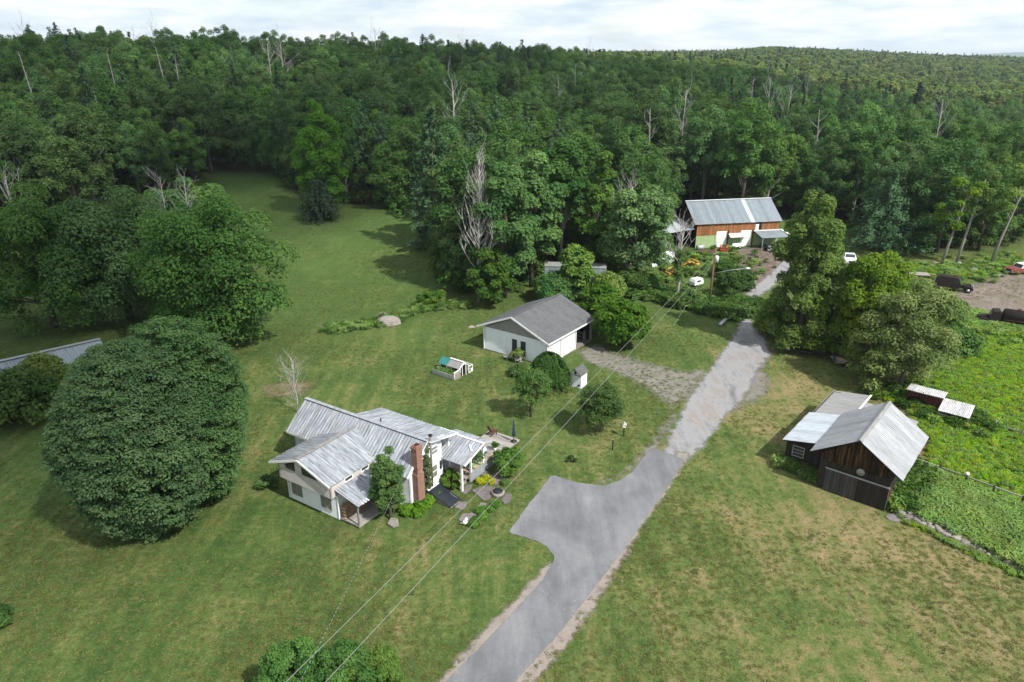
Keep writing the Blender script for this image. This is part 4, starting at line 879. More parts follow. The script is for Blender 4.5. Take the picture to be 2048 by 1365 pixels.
def low_plants(name, label, px_list, mat, n, h=.35, leaf=.12, r=.35, per=110, cat='plants'):
    P = [G(*p) for p in px_list]; c_ = P[0]; lob = []
    for k in range(n):
        i = rnd.randrange(len(P) - 1); p = P[i].lerp(P[i + 1], rnd.random()) - c_; lob.append((np.array([p.x + rnd.uniform(-r, r), p.y + rnd.uniform(-r, r), h * rnd.uniform(.3, .8)]), r * rnd.uniform(.6, 1.2)))
    t = thing(name, label, cat, c_); link('foliage', leaf_mesh(name, *lobe_leaves(lob, per * n, leaf, .8, .4), mat), t); return t
low_plants('hosta_bed', 'yellow green hostas in front of the grey deck skirt', [(950, 965), (960, 964), (968, 962), (978, 966)], M['yellow_leaf'], 9, .3, .13, .3)
low_plants('flower_bed', 'narrow bed of leafy green plants along the garden path', [(985, 1012), (972, 1022), (960, 1035), (952, 1046), (945, 1055)], LM['fresh'], 22, .3, .11, .3)
low_plants('fern_patch', 'bright green ferns around the foot of the brick chimney', [(800, 1030), (815, 1028), (833, 1025), (850, 1012), (862, 1000)], LM['fresh'], 16, .5, .16, .45)
low_plants('white_flower_shrub', 'leafy shrub with pale flowers next to the cellar bulkhead', [(862, 990), (870, 985), (876, 1005)], LM['apple'], 8, .6, .1, .35)
low_plants('small_plant', 'single yellowish plant at the right end of the garden path', [(1012, 970), (1020, 968)], LM['apple'], 4, .3, .1, .3)
M['lawnshrub'] = LM['shrub']
# ------------------------------------------------------------------ garage
GO = Vector((3.90, 72.75, 0)); GYAW = math.radians(-36)
Ga = bld('garage', 'white double garage with a grey shingle roof and two narrow black windows', GO, GYAW, 'garage')
GZ, GR = 2.95, 5.0
wall(Ga, [(-8.85, 0, 0), (0, 0, 0), (0, 0, 2.9), (-8.85, 0, 2.9)], WS)
wall(Ga, [(-8.85, .02, 2.9), (0, .02, 2.9), (-4.45, .02, 4.85)], M['grey_panel'], .1, 'gable_panel')
wall(Ga, [(-8.85, 9.8, 0), (-8.85, 0, 0), (-8.85, 0, 2.9), (-8.85, 9.8, 2.9)], WS)
wall(Ga, [(0, 9.8, 0), (-8.85, 9.8, 0), (-8.85, 9.8, 2.9), (-4.45, 9.8, 4.85), (0, 9.8, 2.9)], M['black_wood'])
wall(Ga, [(-3.2, 9.6, 0), (-3.2, 6.3, 0), (-3.2, 6.3, 2.9), (-3.2, 9.6, 2.9)][::-1], M['black_wood'], .08, 'bay_wall')
wall(Ga, [(-3.2, 6.34, 0), (0, 6.34, 0), (0, 6.34, 2.9), (-3.2, 6.34, 2.9)][::-1], M['black_wood'], .08, 'bay_wall')
MB().box((-.14, 9.55, 0), (.02, 9.8, 2.9)).obj('corner_post', M['grey_wood_z'], Ga)
# door front with two openings
mb = MB()
for v0, v1, z0 in ((0, .5, 0), (2.85, 3.25, 0), (6.05, 6.34, 0), (.5, 2.85, 2.35), (3.25, 6.05, 2.5)): mb.box((-.12, v0, z0), (0, v1, 2.9))
mb.obj('door_wall', M['beige_siding'], Ga)
MB().box((0.0, 2.98, 0), (.06, 3.12, 2.9)).obj('downpipe', M['white_paint'], Ga)
for v0, v1, zt in ((.5, 2.85, 2.35), (3.25, 6.05, 2.5)):
    d = MB().box((-.11, v0, 0), (-.09, v1, zt)).obj('garage_door', M['white_door'], Ga)
    pm = MB(); pm.box((0, .05, .03), (.035, v1 - v0 - .05, zt / 4 - .03)); pme = pm.mesh('door_panel', M['white_door'])
    for i in range(4): o = link('door_panel', pme, d); o.location = (-.088, v0, i * zt / 4)
    mb = MB()
    for a_, b_, c_, d_ in ((v0 - .07, v0 + .02, 0, zt), (v1 - .02, v1 + .07, 0, zt), (v0 - .07, v1 + .07, zt, zt + .09)): mb.box((-.02, a_, c_), (.03, b_, d_))
    mb.obj('door_trim', M['white_paint'], d)
def shingle_roof(par, pts4, th=.14, name='roof', mat=None):
    P = [Vector(p) for p in pts4]; n = (P[1] - P[0]).cross(P[3] - P[0]); m = frame_mtx(P[0], P[1] - P[0], n); inv = m.inverted()
    return MB().slab([inv @ p for p in P], th).obj(name, mat or M['shingle'], par, m)
shingle_roof(Ga, [(.32, -.3, GZ - .06), (.32, 10.15, GZ - .06), (-4.8, 10.15, GR), (-4.8, -.3, GR)])
shingle_roof(Ga, [(-9.75, 10.15, GZ - .06), (-9.75, -.3, GZ - .06), (-4.8, -.3, GR - .005), (-4.8, 10.15, GR - .005)])
MB().beam((-4.8, -.3, GR + .02), (-4.8, 10.15, GR + .02), .28, .04).obj('ridge_cap', M['shingle'], Ga)
mb = MB(); mb.beam((.34, -.32, GZ - .15), (-4.8, -.32, GR - .09), .05, .2); mb.beam((-9.77, -.32, GZ - .15), (-4.8, -.32, GR - .09), .05, .2); mb.beam((.35, -.3, GZ - .16), (.35, 10.15, GZ - .16), .05, .17); mb.obj('fascia', M['white_paint'], Ga)
for u in (-4.45, -3.25):
    f = window(Ga, (u, -.005, 1.35), YX, (0, -1, 0), .55, 1.75, 1, 1, M['black'], M['glass'], .05)
MB().box((-8.9, -.03, -.1), (.03, 9.9, .12)).obj('foundation', M['stone'], Ga)
mb = MB(); mb.beam((-8.86, -.02, .1), (-8.86, -.02, 2.9), .12); mb.beam((.02, -.02, .1), (.02, -.02, 2.9), .12); mb.obj('corner_trim', M['white_paint'], Ga)
t = thing('tool_shelf', 'cluttered dark shelf inside the open bay at the end of the garage', 'shelf', on(GO, GYAW, -1.5, 9.2, 0), GYAW)
for z in (.5, 1.0): MB().box((-.9, -.25, z), (.9, .25, z + .05)).obj('shelf_board', M['grey_wood'], t)
for s in (-1, 1): MB().box((s * .88 - .03, -.25, 0), (s * .88 + .03, .25, 1.4)).obj('upright', M['grey_wood'], t)
for k, (u, lab) in enumerate(((-4.9, 'weathered slatted chair leaning by the left black garage window'), (-3.2, 'weathered slatted chair leaning by the right black garage window'))): adirondack(on(GO, GYAW, u, -.85, 0), GYAW + .2 * k, M['grey_wood_z'], lab)

# ------------------------------------------------------------------ little white shed
WO = G(1161.0, 778.4); 
Wh = bld('garden_shed', 'tiny white gabled shed between the vine mound and the drive', Vector((7.14, 67.0, 0)), math.radians(-35), 'shed')
ww, wd, wz, wr = 1.32, 1.35, 1.55, 2.15
wall(Wh, [(-ww, 0, .02), (0, 0, .02), (0, 0, wz), (-ww / 2, 0, wr), (-ww, 0, wz)], M['white_siding'], .06); wall(Wh, [(0, 0, .02), (0, wd, .02), (0, wd, wz), (0, 0, wz)], M['white_siding'], .06)
wall(Wh, [(-ww, wd, .02), (-ww, 0, .02), (-ww, 0, wz), (-ww, wd, wz)], M['white_siding'], .06); wall(Wh, [(0, wd, .02), (-ww, wd, .02), (-ww, wd, wz), (-ww / 2, wd, wr), (0, wd, wz)], M['white_siding'], .06)
shingle_roof(Wh, [(.1, -.14, wz - .08), (.1, wd + .14, wz - .08), (-ww / 2, wd + .14, wr + .04), (-ww / 2, -.14, wr + .04)], .05, 'roof'); shingle_roof(Wh, [(-ww - .1, wd + .14, wz - .08), (-ww - .1, -.14, wz - .08), (-ww / 2, -.14, wr + .038), (-ww / 2, wd + .14, wr + .038)], .05, 'roof')
MB().box((-ww / 2 - .13, -.03, wz - .02), (-ww / 2 + .13, .0, wz + .28)).obj('vent', M['black'], Wh); MB().box((-.28, -.09, .28), (-.1, 0, .46)).obj('meter_box', M['black'], Wh); MB().box((-1.25, -.02, 1.36), (-.1, .0, 1.46)).obj('trim_board', M['grey_wood'], Wh)
mb = MB(); mb.box((.005, .35, .1), (.03, 1.0, 1.4)); mb.obj('door', M['white_paint'], Wh)

# ------------------------------------------------------------------ coop and cold frame on the lawn
CO = Vector((-6.19, 68.96, 0)); CYAW = math.radians(-36)
Cp = bld('garden_coop', 'small weathered garden coop with a teal roof end and planter on the lawn', CO, CYAW, 'coop')
mb = MB(); mb.box((-3.1, 0, 0), (0, .08, .6)); mb.box((-3.1, .08, 0), (-3.02, 1.1, .6)); mb.box((-.08, .08, 0), (0, 1.1, .6)); mb.box((-3.02, .08, 0), (-.08, 1.1, .42)); mb.obj('planter', M['grey_wood'], Cp)
for i in range(4): MB().box((-3.05 + i * .77, -.03, .12), (-2.36 + i * .77, 0, .5)).obj('planter_panel', M['steel'], Cp)
link('planter_foliage', leaf_mesh('planter_foliage', *lobe_leaves([(np.array([-2.85 + .24 * i + rnd.uniform(-.1, .1), .35 + .45 * (i % 2), .55]), .27) for i in range(12)], 900, .09, .7), LM['fresh']), Cp)
mb = MB(); mb.box((-3.0, 1.15, 0), (-1.95, 2.4, 1.0)); mb.obj('hut', M['white_paint'], Cp); MB().box((-2.85, 1.11, .55), (-2.1, 1.15, .85)).obj('hut_window', M['black'], Cp)
for a_, b_, mt in ((-3.1, -1.9, M['teal']), (-1.88, -.1, M['tar_roof'])):
    shingle_roof(Cp, [(a_, 1.0, .98), (b_, 1.0, .98), (b_, 1.78, 1.55), (a_, 1.78, 1.55)], .04, 'roof', mt); shingle_roof(Cp, [(b_, 2.56, .98), (a_, 2.56, .98), (a_, 1.78, 1.548), (b_, 1.78, 1.548)], .04, 'roof', mt)
MB().beam((-2.0, 1.78, 1.58), (-.05, 1.78, 1.58), .2, .05).obj('ridge_cap', M['white_paint'], Cp)
MB().box((-1.9, 1.15, .1), (-1.2, 1.2, .9)).obj('board_wall', M['tan_wood'], Cp); MB().box((-1.9, 2.36, 0), (-.2, 2.4, .95)).obj('board_wall', M['grey_wood'], Cp); MB().box((-1.2, 1.7, 0), (-.3, 2.2, .6)).obj('nest_box', M['dark'], Cp)
mb = MB()
for p, q in (((-.05, 1.1, 0), (-.05, 1.1, 1.0)), ((-.05, 1.45, 0), (-.05, 1.45, 1.3)), ((-.05, 2.05, 0), (-.05, 2.05, 1.35)), ((-.05, 2.5, 0), (-.05, 2.5, .95)), ((-.05, 3.2, 0), (-.05, 3.2, .8)), ((-1.6, 3.2, 0), (-1.6, 3.2, .8)), ((-3.0, 3.2, 0), (-3.0, 3.2, .8)), ((-.05, 1.0, 1.0), (-.05, 1.78, 1.55)), ((-.05, 1.78, 1.55), (-.05, 2.56, .95)),
             ((-.05, 3.2, .8), (-3.0, 3.2, .8)), ((-.05, 2.5, .8), (-.05, 3.2, .8)), ((-.05, 2.5, .05), (-.05, 3.2, .05)), ((-.05, 3.2, .05), (-3, 3.2, .05)), ((0, .05, .9), (-.05, 1.1, 1.0)), ((0, .05, .3), (0, .05, .92)), ((-.05, 1.45, 1.3), (-.05, 2.05, 1.35))): mb.beam(p, q, .06)
mb.obj('frame', M['white_paint'], Cp); MB().box((-.07, .12, .35), (-.03, 1.05, .85)).obj('wire_panel', M['grey_wood'], Cp); MB().box((-.07, 2.56, .08), (-.04, 2.85, .6)).obj('wire_panel', M['grey_wood'], Cp); MB().box((-.08, 2.9, .1), (0.0, 3.15, .42)).obj('bucket', M['white_paint'], Cp)

# ------------------------------------------------------------------ dark barn with lean-tos
BO = Vector((28.35, 45.56, 0)); BYAW = math.radians(-40)
Bn = bld('barn', 'black plank barn with a pale metal gable roof and a window in its lean-to', BO, BYAW, 'barn')
bz, brz, bl = 3.1, 5.25, 8.0; bm = -2.55
def gz(u): x = -5.1 + u; return bz - .12 + (brz - bz - .05) * (1 - abs(x - bm) / 2.95)
wall(Bn, [(-5.1, .05, 0), (0, .05, 0), (0, .05, 3.2), (bm, .05, 5.05), (-5.1, .05, 3.2)], M['dark'], .08, 'front_wall')
wall(Bn, [(0, 0, 0), (0, bl, 0), (0, bl, 3.2), (0, 0, 3.2)], M['black_wood']); wall(Bn, [(-5.1, bl, 0), (-5.1, 0, 0), (-5.1, 0, 3.2), (-5.1, bl, 3.2)], M['black_wood']); wall(Bn, [(0, bl, 0), (-5.1, bl, 0), (-5.1, bl, 3.2), (bm, bl, 5.05), (0, bl, 3.2)], M['black_wood'])
boards(Bn, (-5.1, .05, 0), YX, (0, -1, 0), 5.1, lambda u: 2.62, gz, M['brown_wood'], .2, 'gable_board', .012, .035)
boards(Bn, (-5.1, .05, 0), YX, (0, -1, 0), 5.1, lambda u: .02, lambda u: 2.68, M['black_wood'], .2, 'wall_board', .012, .025)
sd = MB().box((-4.6, -.12, 1.97), (.1, -.02, 2.06)).obj('door_track', M['steel'], Bn)
dr = MB().box((-4.55, -.07, .05), (-2.15, -.03, 1.95)).obj('sliding_door', M['black_wood'], Bn)
boards(dr, (-4.55, -.07, 0), YX, (0, -1, 0), 2.4, lambda u: .05, lambda u: 1.95, M['barn_door'], .22, 'door_board', .01, .03)
dr = MB().box((-2.1, -.1, .05), (0.05, -.06, 1.93)).obj('sliding_door', M['black_wood'], Bn); boards(dr, (-2.1, -.1, 0), YX, (0, -1, 0), 2.15, lambda u: .05, lambda u: 1.93, M['black_wood'], .22, 'door_board', .01, .03)
mb = MB(); mb.beam((.02, -.06, .02), (.02, -.06, 2.0), .07); mb.obj('corner_trim', M['steel'], Bn)
MB().box((0.0, .1, .05), (.06, 1.0, 1.7)).obj('side_door', M['red_wood'], Bn); MB().lathe([(.02, 0), (.3, .02), (.3, .05), (.02, .06)], 14).obj('old_round_sign', M['grey_panel'], Bn, Matrix.Translation((-2.1, -.02, 2.55)) @ Matrix.Rotation(PI / 2, 4, 'X'))
roof_slope(Bn, (.78, -.28, bz), (.78, bl + .3, bz), (bm - .78, 0, brz - bz), M['barn_roof'], .82, 3, M['black_wood'], under=.09)
roof_slope(Bn, (-5.9, bl + .3, bz), (-5.9, -.28, bz), (bm + 5.9, 0, brz - bz), M['barn_roof'], .82, 3, M['black_wood'], under=.09)
mb = MB(); mb.slab([(bm - .2, -.3, brz - .06), (bm, -.3, brz + .07), (bm, bl + .32, brz + .07), (bm - .2, bl + .32, brz - .06)][::-1], .02); mb.slab([(bm, -.3, brz + .07), (bm + .2, -.3, brz - .06), (bm + .2, bl + .32, brz - .06), (bm, bl + .32, brz + .07)], .02); mb.obj('ridge_cap', M['tar_roof'], Bn)
wall(Bn, [(-8.4, 1.85, 0), (-5.1, 1.85, 0), (-5.1, 1.85, 3.0), (-8.4, 1.85, 2.35)], M['black_wood'], .08, 'lean_to_wall'); wall(Bn, [(-8.4, 14.0, 0), (-8.4, 1.85, 0), (-8.4, 1.85, 2.35), (-8.4, 14.0, 2.3)], M['black_wood'], .08, 'lean_to_wall')
boards(Bn, (-8.4, 1.85, 0), YX, (0, -1, 0), 3.3, lambda u: .02, lambda u: 2.35 + .64 * u / 3.3, M['black_wood'], .24, 'wall_board', .012, .025)
window(Bn, (-7.35, 1.81, 1.55), YX, (0, -1, 0), .85, .85, 3, 1, M['grey_wood'], M['glass'], .07)
roof_slope(Bn, (-8.62, 8.0, 2.36), (-8.62, 1.5, 2.36), (3.3, 0, .74), M['barn_roof_pale'], .8, 3, M['black_wood'])
shingle_roof(Bn, [(-8.5, 14.3, 2.25), (-8.5, 8.02, 2.25), (-5.2, 8.02, 2.72), (-5.2, 14.3, 2.72)], .1, 'roof', M['tar_roof']); shingle_roof(Bn, [(-.75, 8.3, 2.1), (-.75, 12.9, 2.1), (-5.18, 12.9, 2.6), (-5.18, 8.3, 2.6)], .1, 'roof', M['tar_roof'])
wall(Bn, [(-5.3, 14, 0), (-8.4, 14, 0), (-8.4, 14, 2.3), (-5.3, 14, 2.6)], M['black_wood'], .08, 'lean_to_wall'); wall(Bn, [(-1.0, 8.0, 0), (-1.0, 12.7, 0), (-1.0, 12.7, 2.05), (-1.0, 8.0, 2.05)], M['black_wood'], .08, 'lean_to_wall'); wall(Bn, [(-1, 12.7, 0), (-5.3, 12.7, 0), (-5.3, 12.7, 2.5), (-1, 12.7, 2.05)], M['black_wood'], .08, 'lean_to_wall')
mb = MB(); mb.box((-5.26, 8.02, 2.74), (-5.1, 14.3, 2.8)); mb.obj('roof_edge_trim', M['white_paint'], Bn)
t = thing('wheel_hoop', 'rusty old wheel hoop leaning at the corner of the barn lean-to', 'hoop', on(BO, BYAW, -8.75, 1.75, .5), BYAW + .3)
MB().tube([(.55 * math.cos(a), 0, .55 * math.sin(a)) for a in np.linspace(0, 2 * PI, 20)], .035, 6).obj('rim', M['rust'], t)
for k in range(4): MB().tube([(.54 * math.cos(k * .785), 0, .54 * math.sin(k * .785)), (-.54 * math.cos(k * .785), 0, -.54 * math.sin(k * .785))], .015, 5).obj('spoke', M['rust'], t)

Rs = bld('red_shed', 'small collapsing red board shed with an open front behind the dark barn', on(BO, BYAW, -1.7, 20.3), BYAW, 'shed')
wall(Rs, [(-1.5, 1.6, 0), (-1.5, 0, 0), (-1.5, 0, 1.8), (-1.5, 1.6, 1.7)], M['red_wood'], .06); wall(Rs, [(1.5, 0, 0), (1.5, 1.6, 0), (1.5, 1.6, 1.7), (1.5, 0, 1.8)], M['red_wood'], .06); wall(Rs, [(1.5, 1.6, 0), (-1.5, 1.6, 0), (-1.5, 1.6, 1.7), (1.5, 1.6, 1.7)], M['red_wood'], .06)
boards(Rs, (-1.5, .0, 0), YX, (0, -1, 0), 3.0, lambda u: 1.0 + .25 * math.sin(u * 2), lambda u: 1.82, M['red_wood'], .2, 'front_board'); wall(Rs, [(.1, 0, 0), (1.5, 0, 0), (1.5, 0, 1.1), (.1, 0, 1.1)], M['black_wood'], .04)
roof_slope(Rs, (-1.65, -.2, 1.86), (1.65, -.2, 1.86), (0, 2.0, -.12), M['rust_roof'], .66, 4, M['grey_wood'])
Tn = bld('tin_shelter', 'low lean-to with a pale rust-spotted tin roof beside the red shed', on(BO, BYAW, 1.15, 19.7), BYAW, 'shelter')
roof_slope(Tn, (-1.3, -1.15, 1.2), (1.3, -1.15, 1.2), (0, 2.3, .42), M['rust_roof'], .52, 4, M['grey_wood'])
for p in ((-1.2, -1.05, 1.15), (1.2, -1.05, 1.15), (-1.2, 1.05, 1.5), (1.2, 1.05, 1.5)): MB().beam((p[0], p[1], -.1), p, .1).obj('post', M['grey_wood_z'], Tn)
wall(Tn, [(1.2, 1.05, 0), (-1.2, 1.05, 0), (-1.2, 1.05, 1.45), (1.2, 1.05, 1.45)], M['black_wood'], .05); wall(Tn, [(-1.2, -1.0, .3), (1.2, -1.0, .3), (1.2, -1.0, .9), (-1.2, -1.0, .9)], M['grey_wood'], .05)

# ------------------------------------------------------------------ brown barn at the back
FO = G(1390, 497); FYAW = math.radians(10.9)
Fb = bld('workshop_barn', 'orange-brown barn with white overhead doors and a long grey metal roof', FO, FYAW, 'barn')
fz, frz, fd = 4.35, 7.7, 9.4; fl_ = 16.2
wall(Fb, [(0, 0, 0), (fl_, 0, 0), (fl_, 0, fz), (0, 0, fz)], M['dark'], .1, 'front_wall')
wall(Fb, [(0, fd, 0), (0, 0, 0), (0, 0, fz), (0, fd / 2, 7.45), (0, fd, fz)], M['brown_wood'], .1, 'end_wall'); wall(Fb, [(fl_, 0, 0), (fl_, fd, 0), (fl_, fd, fz), (fl_, fd / 2, 7.45), (fl_, 0, fz)], M['orange_wood'], .1, 'end_wall'); wall(Fb, [(fl_, fd, 0), (0, fd, 0), (0, fd, fz), (fl_, fd, fz)], M['brown_wood'], .1, 'back_wall')
inD = lambda u: 3.9 < u < 6.05 or 8.7 < u < 10.9
boards(Fb, (0, -.0, 0), YX, (0, -1, 0), fl_, lambda u: 2.95 if inD(u) else 2.25, lambda u: fz, M['orange_wood'], .3, 'siding_board', .008, .04, skip=lambda u: 11.35 < u < 12.7)
wall(Fb, [(0, -.02, 0), (3.9, -.02, 0), (3.9, -.02, 2.36), (0, -.02, 2.36)], M['green_wall'], .03, 'green_wall'); wall(Fb, [(6.05, -.02, 0), (8.7, -.02, 0), (8.7, -.02, 2.36), (6.05, -.02, 2.36)], M['green_wall'], .03, 'green_wall'); wall(Fb, [(10.9, -.02, 0), (16.2, -.02, 0), (16.2, -.02, 2.36), (10.9, -.02, 2.36)], M['green_wall'], .03, 'green_wall')
for u0, u1 in ((3.9, 6.05), (8.7, 10.9)):
    d = MB().box((u0, -.02, 0), (u1, .0, 2.92)).obj('overhead_door', M['white_door'], Fb); pme = MB().box((.02, -.03, .02), (u1 - u0 - .02, 0, .70)).mesh('door_panel', M['white_door'])
    for i in range(4): o = link('door_panel', pme, d); o.location = (u0, -.02, i * .73)
    MB().box((u1, -.35, 0), (u1 + .12, -.02, 3.0)).obj('door_jamb', M['brown_wood'], d)
shingle_roof(Fb, [(6.1, -1.3, 2.0), (9.7, -1.3, 2.0), (9.7, -.1, 2.5), (6.1, -.1, 2.5)], .05, 'awning', M['cream_siding'])
shingle_roof(Fb, [(11.2, -3.3, 2.15), (16.4, -3.3, 2.15), (16.4, -.1, 2.75), (11.2, -.1, 2.75)], .06, 'awning', M['far_roof'])
mb = MB(); mb.box((11.1, -.22, 2.72), (16.5, -.05, 2.85)); mb.beam((16.5, -.1, 2.85), (16.9, -2.6, 2.4), .35, .05); mb.obj('awning_edge', M['white_paint'], Fb)
for u in (11.4, 13.8, 16.2): MB().beam((u, -3.15, 0), (u, -3.15, 2.15), .12).obj('awning_post', M['grey_wood_z'], Fb)
MB().box((11.45, -.04, 2.85), (12.1, .02, 3.95)).obj('loft_door', M['white_door'], Fb); MB().box((12.12, -.03, 2.85), (12.7, .02, 4.1)).obj('loft_opening', M['black'], Fb); mb = MB()
for z in (3.15, 3.5): mb.beam((12.1, -.08, z), (12.7, -.08, z), .07)
mb.obj('loft_rail', M['brown_wood'], Fb)
ux = Vector((fl_ + .7, 0, 0)); 
roof_slope(Fb, (-.55, -.32, fz + .06), (fl_ * .64, -.32, fz + .06), (0, fd / 2 + .32, frz - fz - .06), M['far_roof'], .62, 2, M['brown_wood'])
roof_slope(Fb, (fl_ * .64 + .8, -.32, fz + .06), (fl_ + .35, -.32, fz + .06), (0, fd / 2 + .32, frz - fz - .06), M['far_roof'], .62, 2, M['brown_wood'])
roof_slope(Fb, (fl_ * .64 + .005, -.32, fz + .06), (fl_ * .64 + .795, -.32, fz + .06), (0, fd / 2 + .32, frz - fz - .06), M['aqua_sheet'], .8, 2, M['brown_wood'])
roof_slope(Fb, (fl_ + .35, fd + .45, fz - .12), (-.55, fd + .45, fz - .12), (0, -fd / 2 - .45, frz - fz + .12), M['far_roof'], 1.2, 3, M['brown_wood'])
MB().beam((-.55, fd / 2, frz + .05), (fl_ + .35, fd / 2, frz + .05), .4, .05).obj('ridge_cap', M['white_metal'], Fb)
roof_slope(Fb, (-5.6, .2, 2.9), (-.3, .2, 3.5), (0.3, 6.0, .7), M['barn_roof_pale'], .9, 2, M['black_wood'], name='lean_to_roof')
for p in ((-5.3, .4, 2.8), (-2.8, .4, 3.1), (-5.3, 6, 3.4)): MB().beam((p[0], p[1], 0), p, .16).obj('lean_to_post', M['grey_wood_z'], Fb)
wall(Fb, [(-.12, 6.2, 0), (-5.4, 6.2, 0), (-5.4, 6.2, 3.4), (-.12, 6.2, 3.9)][::-1], M['black_wood'], .08, 'lean_to_wall')

# ------------------------------------------------------------------ neighbour's house at the left edge
NO = Vector((-50.2, 63.2, 0)); NYAW = math.radians(42)
Nb = bld('neighbour_house', 'low cream house with a grey roof at the left edge behind the round tree', NO, NYAW, 'house')
wall(Nb, [(-11, 0, 0), (9.5, 0, 0), (9.5, 0, 2.5), (-11, 0, 2.5)], M['cream_siding']); wall(Nb, [(9.5, 0, 0), (9.5, 6.4, 0), (9.5, 6.4, 2.5), (9.5, 3.2, 3.45), (9.5, 0, 2.5)], M['cream_siding']); wall(Nb, [(9.5, 6.4, 0), (-11, 6.4, 0), (-11, 6.4, 2.5), (9.5, 6.4, 2.5)], M['cream_siding'])
roof_slope(Nb, (-11.4, -.5, 2.42), (9.9, -.5, 2.42), (0, 3.7, 1.12), M['far_roof'], .9, 3); roof_slope(Nb, (9.9, 6.9, 2.42), (-11.4, 6.9, 2.42), (0, -3.7, 1.12), M['far_roof'], .9, 3)
MB().beam((-11.4, 3.2, 3.6), (9.9, 3.2, 3.6), .5, .05).obj('ridge_cap', M['steel'], Nb)
for u in (-6, -2.6, .2, 4.5): window(Nb, (u, -.005, 1.45), YX, (0, -1, 0), 1.1, 1.1, 1, 2, M['white_paint'], M['glass_pale'])
MB().box((-11, -.02, -.1), (9.52, .0, .35)).obj('foundation', M['grey_panel'], Nb)

# ------------------------------------------------------------------ pole, lamp, wires
PB = Vector((27.4, 93.65, 0))
Po = thing('utility_pole', 'brown wooden utility pole with a long lamp arm by the weedy hedgerow', 'utility pole', PB)
MB().tube([(0, 0, -.4), (.02, 0, 4), (.08, 0, 8.3)], [.16, .14, .11], 10).obj('pole', M['pole_wood'], Po)
MB().tube([(.06, 0, 8.25), (.07, 0, 9.4)], [.05, .04], 6).obj('pole_top_pin', M['steel'], Po)
tr = MB(); tr.lathe([(.05, 0), (.26, .03), (.28, .8), (.2, .9), (.06, .95)], 14, (.36, -.05, 6.3)); tr.obj('transformer', M['white_metal'], Po)
mb = MB(); mb.tube([(.1, 0, 4.75), (2.5, -.4, 5.35), (4.2, -.6, 5.6)], [.045, .04, .035], 7); ar = mb.obj('lamp_arm', M['steel'], Po)
MB().lathe([(.04, 0), (.13, .05), (.17, .22), (.15, .5), (.05, .62)], 10).obj('lamp_head', M['steel'], ar, Matrix.Translation((4.15, -.6, 5.58)) @ Matrix.Rotation(PI / 2, 4, 'Y') @ Matrix.Scale(1.2, 4))
mb = MB(); mb.box((-.2, -.12, 7.5), (.3, -.04, 7.62)); mb.obj('bracket', M['steel'], Po)
def cable(name, a, b, r, sag, label, mat=None, twist=False):
    a, b = Vector(a), Vector(b); P = [a.lerp(b, t) - Vector((0, 0, sag * 4 * t * (1 - t))) for t in np.linspace(0, 1, 40)]
    mb = MB(); mb.tube(P, r, 5)
    return tag(mb.obj(name, mat or M['cable']), label, 'cable')
cable('power_cable', PB + Vector((.05, -.05, 7.75)), G(500, 1435, 6.6), .013, .35, 'upper pale overhead power cable running from the pole over the house yard')
cable('power_cable', PB + Vector((.12, -.1, 7.0)), G(585, 1435, 6.0), .013, .35, 'lower pale overhead power cable, nearer the drive than its twin')
tw = NT('twisted_cable'); w_ = tw.n('ShaderNodeTexWave', {'Vector': tw.coord('Object'), 'Scale': .9, 'Distortion': 0.0}, wave_type='BANDS', bands_direction='Y').outputs['Fac']
M['twist'] = tw.done(tw.pbr(tw.mix(tw.ramp(w_, [(.45, 0), (.55, 1)]), (.03, .03, .03), (.30, .31, .31)), .6))
cable('service_cable', hw(3.2, 4.0, 3.3), G(560, 1440, 6), .010, .25, 'thin twisted service cable from the house wall towards the lower left', M['twist'])
cable('power_cable', PB + Vector((.1, 0, 7.9)), on(FO, FYAW, 3.0, -.4, 4.5), .018, .3, 'short dark cable from the pole to the brown barn', M['rubber'])
cable('guy_wire', PB + Vector((0, 0, 6.6)), G(1345, 655), .008, .05, 'slanting guy wire from the pole to the mown grass', M['steel'])

# ------------------------------------------------------------------ small things on the lawn
t = thing('lawn_post', 'short black post standing alone in the lawn, the nearer of two', 'post', G(1225, 900)); MB().beam((0, 0, -.1), (0, 0, 1.0), .1).obj('post', M['black'], t); MB().beam((0, 0, 1.0), (0, 0, 1.04), .12).obj('cap', M['tan_wood'], t)
t = thing('lawn_post', 'black post topped with a pale little bird house, left of the drive', 'post', G(1247, 873)); MB().beam((0, 0, -.1), (0, 0, .95), .1).obj('post', M['black'], t)
mb = MB(); mb.box((-.13, -.13, .95), (.13, .13, 1.2)); mb.slab([(-.2, -.18, 1.2), (.2, -.18, 1.2), (0, -.18, 1.42)], .02); mb.obj('bird_house', M['cream_siding'], t); mb = MB(); mb.slab([(.2, -.2, 1.19), (.2, .2, 1.19), (0, .2, 1.43), (0, -.2, 1.43)], .02); mb.slab([(-.2, .2, 1.19), (-.2, -.2, 1.19), (0, -.2, 1.43), (0, .2, 1.43)], .02); mb.obj('roof', M['white_paint'], t)
t = tag(MB().tube([(-1.7, 0, .18), (-.4, .05, .2), (1.7, -.05, .16)], [.2, .19, .14], 9).obj('fallen_log', M['bark']), 'brown log lying on the shaded grass right of the gravel', 'log'); t.location = G(1605, 706); t.rotation_euler = (0, 0, -.45)
t = thing('plank_bench', 'pale plank bench lying beside the upper drive below the pole', 'bench', G(1446, 648), math.radians(58)); MB().box((-1.4, -.2, .3), (1.4, .2, .38)).obj('seat', M['steel'], t)
for s in (-1, 1): MB().box((s * 1.1 - .05, -.18, 0), (s * 1.1 + .05, .18, .3)).obj('leg', M['grey_wood'], t)
